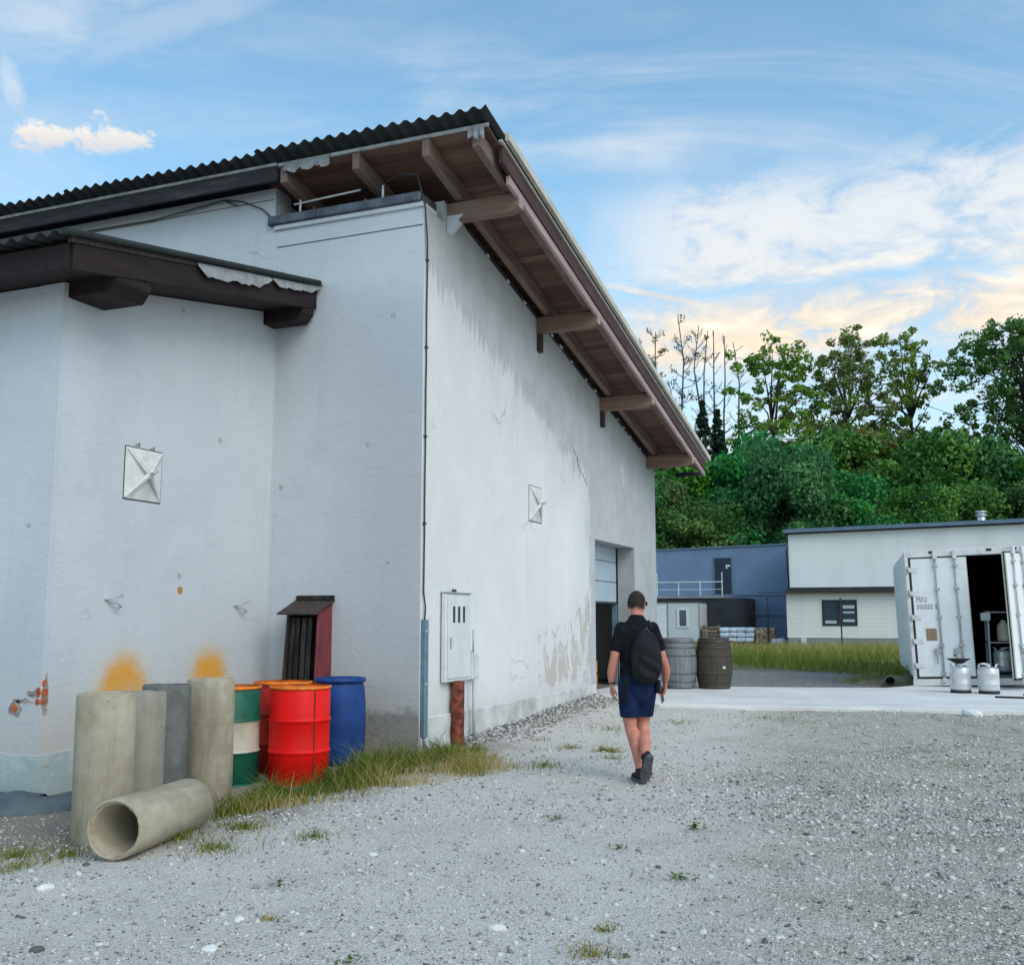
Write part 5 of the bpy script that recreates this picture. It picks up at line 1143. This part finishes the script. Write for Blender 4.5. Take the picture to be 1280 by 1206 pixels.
# gravel stones: unevenly sized chips, denser near the yard's foreground
ico = []; ph = (1 + sqrt(5)) / 2
for a, b in ((1, ph), (-1, ph), (1, -ph), (-1, -ph)): ico += [(0, a, b), (a, b, 0), (b, 0, a)]
ico = np.array(ico) / sqrt(1 + ph * ph)
bm = bmesh.new(); bmesh.ops.create_icosphere(bm, subdivisions=1, radius=1); bm.verts.ensure_lookup_table()
icoV = np.array([v.co[:] for v in bm.verts]); icoF = np.array([[v.index for v in f.verts] for f in bm.faces]); bm.free()
octV = np.array([(1, 0, 0), (-1, 0, 0), (0, 1, 0), (0, -1, 0), (0, 0, 1), (0, 0, -1.)]); octF = np.array([(0, 2, 4), (2, 1, 4), (1, 3, 4), (3, 0, 4), (2, 0, 5), (1, 2, 5), (3, 1, 5), (0, 3, 5)])
def scatter(n, dmin, dmax, smin, smax, pw, BV, BF, amax=40):
    rr = np.sqrt(R.uniform(0, 1, n)) if False else R.uniform(0, 1, n); d = dmin * (dmax / dmin) ** rr
    a = np.radians(YAW) - np.radians(R.uniform(-amax, amax, n)); x = CAM.x - np.sin(a) * d; y = CAM.y + np.cos(a) * d
    lane = ssn(-.4, 1.6, x - 3.3 + .17 * y + 1.2 * np.sin(x * .7 + y * .9)); pk = clump(x, y, 1.1, 1)
    k = (x > .03) | (y < -.05); k &= ~((x < -2.0) & (y > -3.6)); k &= ~inside(pad, x, y); k &= (y < 8.6)
    k &= R.uniform(0, 1, n) < .34 + .46 * lane + .45 * pk * (.4 + .6 * lane)
    x, y, d, lane = x[k], y[k], d[k], lane[k]; n = len(x)
    s = smin * (smax / smin) ** (R.uniform(0, 1, n) ** pw) * (1 + .15 * lane)
    q = R.uniform(0, 2 * pi, n); sc_ = np.stack([s * R.uniform(.8, 1.4, n), s * R.uniform(.6, 1.0, n), s * R.uniform(.38, .8, n)], 1)
    j = BV[None] * (1 + .22 * R.uniform(-1, 1, (n, len(BV), 1))) * sc_[:, None]
    tl = R.normal(size=(n, 1)) * .3; j[:, :, 2] += j[:, :, 0] * tl
    xx = j[:, :, 0] * np.cos(q)[:, None] - j[:, :, 1] * np.sin(q)[:, None]; yy = j[:, :, 0] * np.sin(q)[:, None] + j[:, :, 1] * np.cos(q)[:, None]
    V = np.stack([xx + x[:, None], yy + y[:, None], j[:, :, 2] + (surf(x, y) + s * .12)[:, None]], -1).reshape(-1, 3)
    F = (BF[None] + (np.arange(n) * len(BV))[:, None, None]).reshape(-1, 3)
    T = np.repeat(np.clip(.44 + .27 * R.normal(size=n) + np.where(R.uniform(0, 1, n) < .015, .3, 0), 0, .74 if smax > .022 else 1), len(BF)); return V, F, T
sets = [scatter(17000, 3.2, 13, .008, .024, 2.4, icoV, icoF), scatter(125000, 3.2, 9, .003, .011, 1.3, octV, octF), scatter(60000, 8, 20, .006, .020, 1.6, octV, octF)]
# a little rubble bank along the gable foot
n = 2600; x = .03 + np.abs(R.normal(size=n)) * .32; y = R.uniform(.9, 6.6, n); s = R.uniform(.008, .035, n) ** 1.0
j = octV[None] * (1 + .25 * R.uniform(-1, 1, (n, 6, 1))) * (s[:, None] * np.stack([R.uniform(.8, 1.4, n), R.uniform(.6, 1, n), R.uniform(.45, .9, n)], 1))[:, None]
V = j + np.stack([x, y, surf(x, y) + .05 * np.exp(-(x / .35) ** 2) * R.uniform(.2, 1, n)], 1)[:, None]
sets.append((V.reshape(-1, 3), (octF[None] + (np.arange(n) * 6)[:, None, None]).reshape(-1, 3), np.repeat(np.clip(.30 + .2 * R.normal(size=n), 0, 1), 8)))
o_ = 0; Vs, Fs, Ts = [], [], []
for V, F, T in sets: Vs.append(V); Fs.append(F + o_); Ts.append(T); o_ += len(V)
tag(npmesh('gravel_stones', np.concatenate(Vs), np.concatenate(Fs), 'stones', np.concatenate(Ts), tri=True), 'loose pale gravel chips over the yard', kind='stuff')
# individual stones that stand out
for i, (x, y, s, lb, tn) in enumerate(((2.48, -6.86, .034, 'pale angular stone near the bottom edge of the yard', .95), (.91, -6.30, .042, 'white stone in the gravel left of the lying pipe', .95), (2.30, -6.40, .030, 'white stone beside the small reddish weed', .9), (3.55, -6.05, .040, 'flat pale stone sunk in the wheel lane', .8), (1.75, -7.15, .030, 'dark brown stone at the bottom left of the yard', .0),
        (6.02, 5.48, .14, 'white boulder lump against the pad edge', 1.0), (2.2, -4.9, .028, 'pale pebble alone behind the green weed', .85))):
    R_ = np.random.default_rng(70 + i); bm = bmesh.new(); bmesh.ops.create_icosphere(bm, subdivisions=2, radius=1)
    cuts = R_.normal(size=(9, 3)); cuts /= np.linalg.norm(cuts, axis=1)[:, None]
    for v in bm.verts:
        p = np.array(v.co[:])
        for c in cuts:
            dd = p @ c
            if dd > .72: p = p - c * (dd - .72)
        v.co = Vector((p[0] * 1.3 * s, p[1] * s, p[2] * .62 * s))
    me = bpy.data.meshes.new('stone'); bm.to_mesh(me); nf = len(bm.faces); bm.free(); me.materials.append(M['stones'])
    a = me.attributes.new('tone', 'FLOAT', 'FACE'); a.data.foreach_set('value', np.full(nf, tn, np.float32))
    o = bpy.data.objects.new('stone', me); COL.objects.link(o); tag(o, lb, 'stone', 'single stones in the yard'); o.location = (x, y, float(surf(np.float64(x), np.float64(y))) + s * .22); o.rotation_euler.z = i * 1.1

# ---------------------------------------------------------------- the man walking away
simple('skin', (.60, .235, .165), .55, .10, 14, bump=.05, bscale=60, bdist=.001)
simple('hair', (.060, .042, .034), .8, .4, 60, bump=.6, bscale=160, bdist=.003)
simple('shirt', (.012, .013, .0155), .95, .3, 14, bump=.5, bscale=9, bdist=.012, spec=.1)
simple('shorts', (.010, .022, .065), .9, .35, 7, bump=.5, bscale=8, bdist=.012, spec=.15)
simple('pack', (.0055, .007, .010), .85, .3, 12, bump=.3, bscale=14, bdist=.006)
simple('pack_trim', (.06, .09, .12), .5, .2, 12)
simple('shoe', (.018, .019, .021), .75, .3, 20, bump=.2)
simple('sole', (.12, .125, .13), .8, .3, 20, bump=.2)
simple('lens_black', (.01, .01, .012), .2, .1)
def loft(bm, rings, n=16, up=Vector((0, 1, 0)), cap=True):
    """closed limb through rings (centre, rx, ry); rx lies along world x as far as the path allows"""
    P_ = [Vector(r[0]) for r in rings]; rows = []
    def ring(p, t, rx, ry):
        a = Vector((1, 0, 0)); a = (a - t * a.dot(t)); a = a.normalized() if a.length > .1 else Vector((0, 1, 0)); b = t.cross(a)
        return [bm.verts.new(p + a * cos(2 * pi * k / n) * rx + b * sin(2 * pi * k / n) * ry) for k in range(n)]
    L = len(rings)
    for i, (p, rx, ry) in enumerate(rings):
        p = Vector(p); t = (P_[min(i + 1, L - 1)] - P_[max(i - 1, 0)]).normalized()
        if cap and i == 0:
            for f, s in ((.35, .93), (.7, .65)): pass
            rows.append(ring(p - t * min(rx, ry) * .75, t, rx * .45, ry * .45)); rows.append(ring(p - t * min(rx, ry) * .4, t, rx * .82, ry * .82))
        rows.append(ring(p, t, rx, ry))
        if cap and i == L - 1:
            rows.append(ring(p + t * min(rx, ry) * .4, t, rx * .82, ry * .82)); rows.append(ring(p + t * min(rx, ry) * .75, t, rx * .45, ry * .45))
    for a, b in zip(rows, rows[1:]):
        for k in range(n): bm.faces.new((a[k], a[(k + 1) % n], b[(k + 1) % n], b[k]))
    bm.faces.new(rows[0][::-1]); bm.faces.new(rows[-1])
def ball(bm, c, rx, ry, rz, rot=None, sub=3):
    r = bmesh.ops.create_icosphere(bm, subdivisions=sub, radius=1)
    for v in r['verts']:
        p = Vector((v.co.x * rx, v.co.y * ry, v.co.z * rz)); v.co = (rot @ p if rot else p) + Vector(c)
def solid(name, bm, mat, parent, voxel=.006, smooth=4):
    bmesh.ops.recalc_face_normals(bm, faces=bm.faces)
    me = bpy.data.meshes.new(name); bm.to_mesh(me); bm.free(); o = bpy.data.objects.new(name, me); COL.objects.link(o)
    md = o.modifiers.new('r', 'REMESH'); md.mode = 'VOXEL'; md.voxel_size = voxel; md.use_smooth_shade = True
    if smooth: sm = o.modifiers.new('s', 'SMOOTH'); sm.iterations = smooth; sm.factor = .5
    dg = bpy.context.evaluated_depsgraph_get(); m2 = bpy.data.meshes.new_from_object(o.evaluated_get(dg)); bpy.data.objects.remove(o)
    m2.materials.clear(); m2.materials.append(M[mat]); m2.name = name
    for p in m2.polygons: p.use_smooth = True
    o = bpy.data.objects.new(name, m2); COL.objects.link(o); o.parent = parent; return o
def trim(o, z):
    """cut a garment off level at its hem and turn the edge under"""
    bm = bmesh.new(); bm.from_mesh(o.data)
    bmesh.ops.bisect_plane(bm, geom=bm.verts[:] + bm.edges[:] + bm.faces[:], plane_co=(0, 0, z), plane_no=(0, 0, 1), clear_inner=True)
    bm.to_mesh(o.data); bm.free(); md = o.modifiers.new('t', 'SOLIDIFY'); md.thickness = .006
man = thing('person', 'person in black t-shirt and navy shorts with a dark backpack, walking away over the gravel', 'person', (2.97, -1.30, .0), radians(22.16 + 10))
HR = Matrix.Rotation(radians(-38), 3, 'Z') @ Matrix.Rotation(radians(-4), 3, 'X')
HC = Vector((.012, .035, 1.625))
hp_ = lambda x, y, z: HC + HR @ Vector((x, y, z))
LA = [(-.148, -.005, 1.412), (-.190, -.015, 1.28), (-.232, -.02, 1.115), (-.247, .012, .99), (-.238, .045, .885)]
RA = [(.148, -.005, 1.412), (.192, -.02, 1.28), (.240, -.035, 1.115), (.283, .005, 1.0), (.290, .05, .900)]
LL = [(-.085, 0, .88), (-.082, .02, .70), (-.065, .03, .49), (-.030, -.015, .32), (-.005, -.055, .10)]
RL = [(.085, 0, .88), (.085, .06, .70), (.070, .085, .50), (.035, -.085, .36), (-.005, -.235, .265)]
def limb(bm, pts, rad, sub=3):
    P_ = [Vector(p) for p in pts]; out = []
    for i in range(len(P_) - 1):
        for k in range(sub):
            t = k / sub; a, b, c, d = P_[max(i - 1, 0)], P_[i], P_[i + 1], P_[min(i + 2, len(P_) - 1)]
            p = .5 * ((2 * b) + (c - a) * t + (2 * a - 5 * b + 4 * c - d) * t * t + (3 * b - a - 3 * c + d) * t ** 3)
            r = [rad[i][q] * (1 - t) + rad[i + 1][q] * t for q in (0, 1)]; out.append((p, r[0], r[1]))
    out.append((P_[-1], *rad[-1])); loft(bm, out)
ARM = [(.060, .062), (.050, .053), (.040, .043), (.043, .042), (.027, .024)]
LEG = [(.092, .098), (.080, .088), (.058, .063), (.056, .062), (.036, .042)]
def torso(bm, g=0.0):
    loft(bm, [((0, 0, .84), .155 + g, .105 + g), ((0, -.01, .93), .170 + g, .118 + g), ((0, -.005, 1.03), .158 + g, .105 + g), ((0, .0, 1.13), .155 + g, .10 + g), ((0, .0, 1.25), .160 + g, .112 + g), ((0, -.005, 1.36), .158 + g, .108 + g), ((0, -.006, 1.43), .125 + g, .085 + g), ((0, .0, 1.475), .085 + g * .7, .065 + g * .7)], 24)
bm = bmesh.new(); torso(bm); limb(bm, LA, ARM); limb(bm, RA, ARM); limb(bm, LL, LEG); limb(bm, RL, LEG)
for L in (LL, RL): ball(bm, Vector(L[2]) * .35 + Vector(L[3]) * .65 + Vector((0, -.018, .02)), .052, .05, .10)
loft(bm, [((0, .0, 1.44), .07, .062), ((.004, .012, 1.52), .058, .058), ((.008, .022, 1.58), .056, .060)])
ball(bm, hp_(0, .010, .010), .078, .094, .105); ball(bm, hp_(0, .045, -.055), .052, .055, .055); ball(bm, hp_(0, .092, -.088), .022, .018, .018)
loft(bm, [(hp_(0, .098, .018), .008, .008), (hp_(0, .118, -.018), .014, .012)], 8); ball(bm, hp_(0, .100, -.045), .022, .012, .008); ball(bm, hp_(0, .095, .03), .045, .012, .010)
for s in (-1, 1):
    ball(bm, hp_(s * .080, -.002, -.010), .011, .021, .034); ball(bm, hp_(s * .030, .092, .014), .012, .008, .008)
def hand(bm, wrist, dirn, palm_n, thumb_side, curl):
    """palm and five unequal bent fingers; dirn runs along the hand, palm_n out of the palm"""
    w_ = Vector(wrist); d = Vector(dirn).normalized(); n_ = Vector(palm_n); n_ = (n_ - d * n_.dot(d)).normalized(); s_ = d.cross(n_) * thumb_side
    for k in range(5):
        t = k / 4; ball(bm, w_ + d * (.012 + .075 * t), 1, 1, 1, Matrix((s_ * (.026 + .014 * t), n_ * .016, d * .022)).transposed(), 2)
    for off, L, ph in ((.030, .072, 0), (.010, .080, .05), (-.011, .074, .12), (-.030, .058, .2)):
        p = w_ + d * .088 + s_ * off; a = curl + ph; seg = [p - d * .03]; dd = d
        for q, f in enumerate((.45, .32, .26)):
            seg.append(p); dd = (d * cos(a * (q + .6)) + n_ * sin(a * (q + .6))).normalized(); p = p + dd * L * f
        seg.append(p); loft(bm, [(q, r, r) for q, r in zip(seg, (.0095, .0098, .0092, .0086, .0075))], 8)
    p0 = w_ + d * .025 + s_ * .028; p1 = p0 + d * .03 + s_ * .022 + n_ * .008; p2 = p1 + d * .032 + s_ * .004 + n_ * .012; p3 = p2 + d * .022 - s_ * .004 + n_ * .010
    loft(bm, [(p0 - s_ * .015, .013, .013), (p0, .0125, .0125), (p1, .0115, .0115), (p2, .0105, .0105), (p3, .0085, .0085)], 8)
hand(bm, LA[-1], (.05, .14, -1), (.8, .1, 0), 1, .42)
hand(bm, RA[-1], (-.06, .22, -1), (-.8, .0, 0), -1, .62)
body = solid('body', bm, 'skin', man, .0058, 3)
# hair: close crop over skull and nape
bm = bmesh.new(); ball(bm, hp_(0, .003, .018), .0785, .0945, .1085, sub=4)
for v in list(bm.verts):
    q = HR.transposed() @ (v.co - HC)
    lim = (-.030 + .012 * sin(q.x * 60)) if q.y < -.01 else (-.030 + ((q.y + .01) / .06) * .10)
    if q.z < lim or (q.y > .055 and q.z < .075): bm.verts.remove(v)
me = bpy.data.meshes.new('hair'); bm.to_mesh(me); bm.free(); me.materials.append(M['hair']); ho = bpy.data.objects.new('hair', me); COL.objects.link(ho); ho.parent = man
for p in me.polygons: p.use_smooth = True
hs = ho.modifiers.new('t', 'SOLIDIFY'); hs.thickness = .004
Rh = np.random.default_rng(8); hv = np.array([v.co[:] for v in me.vertices]); pk_ = Rh.integers(0, len(hv), 5200); c_ = hv[pk_] + Rh.normal(size=(5200, 3)) * .003
hc = np.array(HC[:]); nn = c_ - hc; nn /= np.linalg.norm(nn, axis=1)[:, None]; dn = np.array([0, 0, -1.]) + nn * .35 + Rh.normal(size=(5200, 3)) * .35; dn /= np.linalg.norm(dn, axis=1)[:, None]
sd_ = np.cross(nn, dn); L_ = Rh.uniform(.006, .016, (5200, 1)); b_ = c_ + nn * .003
V = np.stack([b_ - sd_ * .0012, b_ + sd_ * .0012, b_ + dn * L_ + sd_ * .0005, b_ + dn * L_ - sd_ * .0005], 1).reshape(-1, 3)
npmesh('hair_strands', V, np.arange(len(V)).reshape(-1, 4), 'hair', None, ho)['kind'] = 'stuff'
mb = MB(); mb.tube([hp_(.084, -.01, .005), hp_(.083, .06, .022), hp_(.076, .092, .022)], .004, 6); mb.tube([hp_(-.084, -.01, .005), hp_(-.083, .06, .022), hp_(-.076, .092, .022)], .004, 6)
for s in (-1, 1): mb.obox(hp_(s * .038, .104, .014), .032, .004, .020, HR)
mb.build('sunglasses', 'lens_black', man)
# t-shirt
bm = bmesh.new(); g0 = .015
loft(bm, [((0, -.005, .90), .176, .130), ((0, -.003, 1.0), .172, .122), ((0, 0, 1.12), .170, .115), ((0, 0, 1.25), .178, .124), ((0, -.005, 1.36), .176, .120), ((0, -.006, 1.435), .138, .096), ((0, .002, 1.482), .088, .076)], 26)
for A in (LA, RA):
    limb(bm, [A[0], A[1], tuple(Vector(A[1]).lerp(Vector(A[2]), .45))], [(.062, .066), (.061, .064), (.060, .062)])
so = solid('shirt', bm, 'shirt', man, .008, 5)
trim(so, .885)
# shorts: seat and two legs that flare a little at the hem
bm = bmesh.new(); loft(bm, [((0, -.008, .80), .158, .120), ((0, -.01, .88), .178, .130), ((0, -.006, .97), .172, .122)], 24)
for L in (LL, RL):
    e = tuple(Vector(L[1]).lerp(Vector(L[2]), .62)); limb(bm, [L[0], L[1], e], [(.104, .116), (.096, .106), (.088, .096)])
so = solid('shorts', bm, 'shorts', man, .008, 4)
trim(so, .578)
# shoes
def shoe(ankle, toe_dir, up, nm):
    d = Vector(toe_dir).normalized(); u = Vector(up); u = (u - d * u.dot(d)).normalized(); s_ = d.cross(u); Mx = Matrix((s_, d, u)).transposed(); a = Vector(ankle)
    bm = bmesh.new()
    for y, rx, rz, z in ((-.055, .034, .045, -.035), (-.02, .040, .052, -.03), (.03, .042, .045, -.04), (.08, .044, .036, -.05), (.13, .045, .030, -.055), (.17, .036, .024, -.058)): ball(bm, a + Mx @ Vector((0, y, z)), 1, 1, 1, Matrix((s_ * rx, d * .042, u * rz)).transposed(), 2)
    ball(bm, a + u * .0, .047, .05, .04)
    o = solid(nm, bm, 'shoe', man, .006, 3)
    pr = [(-.105, .022), (-.085, .036), (-.03, .036), (.04, .040), (.12, .050), (.18, .042), (.215, .022)]
    poly = [(x, y) for y, x in pr] + [(-x, y) for y, x in reversed(pr)]
    mb = MB(); vs = [a + Mx @ Vector((x, y, z)) for z in (-.098, -.072) for x, y in poly]; n = len(poly)
    mb.raw(vs, [tuple(range(n)), tuple(range(n, 2 * n))] + [(i, (i + 1) % n, n + (i + 1) % n, n + i) for i in range(n)])
    for k in range(6): mb.obox(a + Mx @ Vector((0, -.08 + k * .05, -.102)), .030, .012, .005, Mx)
    so_ = mb.build('sole', 'sole', o); return o
shoe((-.005, -.06, .098), (.0, 1, -.02), (0, 0, 1), 'shoe')
shoe((-.007, -.245, .245), (.02, .62, -.78), (0, .78, .62), 'shoe')
# backpack with straps, lid seam and front pocket
def pillow(c, rx, ry, rz, p=3.2, taper=0.0, sub=4):
    """rounded block: a superellipsoid, narrower towards the top by taper"""
    bm = bmesh.new(); bmesh.ops.create_icosphere(bm, subdivisions=sub, radius=1)
    for v in bm.verts:
        q = v.co; m = (abs(q.x) ** p + abs(q.y) ** p + abs(q.z) ** p) ** (1 / p); q = q / m; t = 1 - taper * max(0, q.z) ** 1.5
        v.co = Vector((c[0] + q.x * rx * t, c[1] + q.y * ry * t - .012 * sin(q.z * 5 + q.x * 3), c[2] + q.z * rz))
    return bm
pk = solid('backpack', pillow((.035, -.172, 1.135), .142, .080, .240, 3.2, .30), 'pack', man, .008, 3)
solid('front_pocket', pillow((.035, -.242, 1.055), .104, .030, .11, 3.6, .12), 'pack', pk, .008, 2)
MB().tube([(.045 + .112 * cos(a), -.252 + .05 * abs(cos(a)) + .03 * max(0, sin(a)), 1.20 + .10 * sin(a)) for a in np.linspace(-.25, pi + .25, 16)], .006, 6).build('zip', 'pack_trim', pk)
MB().tube([(.015, -.16, 1.37), (.045, -.175, 1.405), (.075, -.16, 1.37)], .008, 6).build('grab_loop', 'pack_trim', pk)
for s in (-1, 1):
    MB().tube([(.03 + s * .075, -.12, 1.38), (.01 + s * .095, -.04, 1.465), (s * .105, .06, 1.445), (s * .115, .112, 1.33), (s * .14, .09, 1.15), (s * .165, -.06, 1.04)], .016, 6).build('strap', 'pack', pk)
MB().tube([(-.14, -.14, .98), (-.165, -.12, .86), (-.175, -.11, .70)], .010, 5).tube([(-.14, -.15, .98), (-.145, -.14, .84), (-.15, -.13, .69)], .008, 5).build('loose_strap', 'pack', pk)
MB().box(.145, .185, -.14, -.03, .80, .93).build('hip_pouch', 'pack', pk, bevel=.015)
# watch and phone
q = Vector(LA[-1]); MB().lathe([(.026, -.012), (.031, -.010), (.031, .010), (.026, .012)], 16, c=(q.x, q.y - .004, q.z + .012)).build('watch', 'lens_black', man)
ph_ = tag(MB().obox((0, 0, 0), .005, .036, .074, Matrix.Rotation(radians(-24), 3, 'X')).build('phone', 'lens_black', bevel=.003), 'dark phone held in the walking man\'s right hand', 'phone')
hw = man.matrix_basis if False else (Matrix.Translation((2.97, -1.30, 0)) @ Matrix.Rotation(radians(32.16), 4, 'Z'))
ph_.location = hw @ Vector((.262, .082, .775)); ph_.rotation_euler.z = radians(32.16)
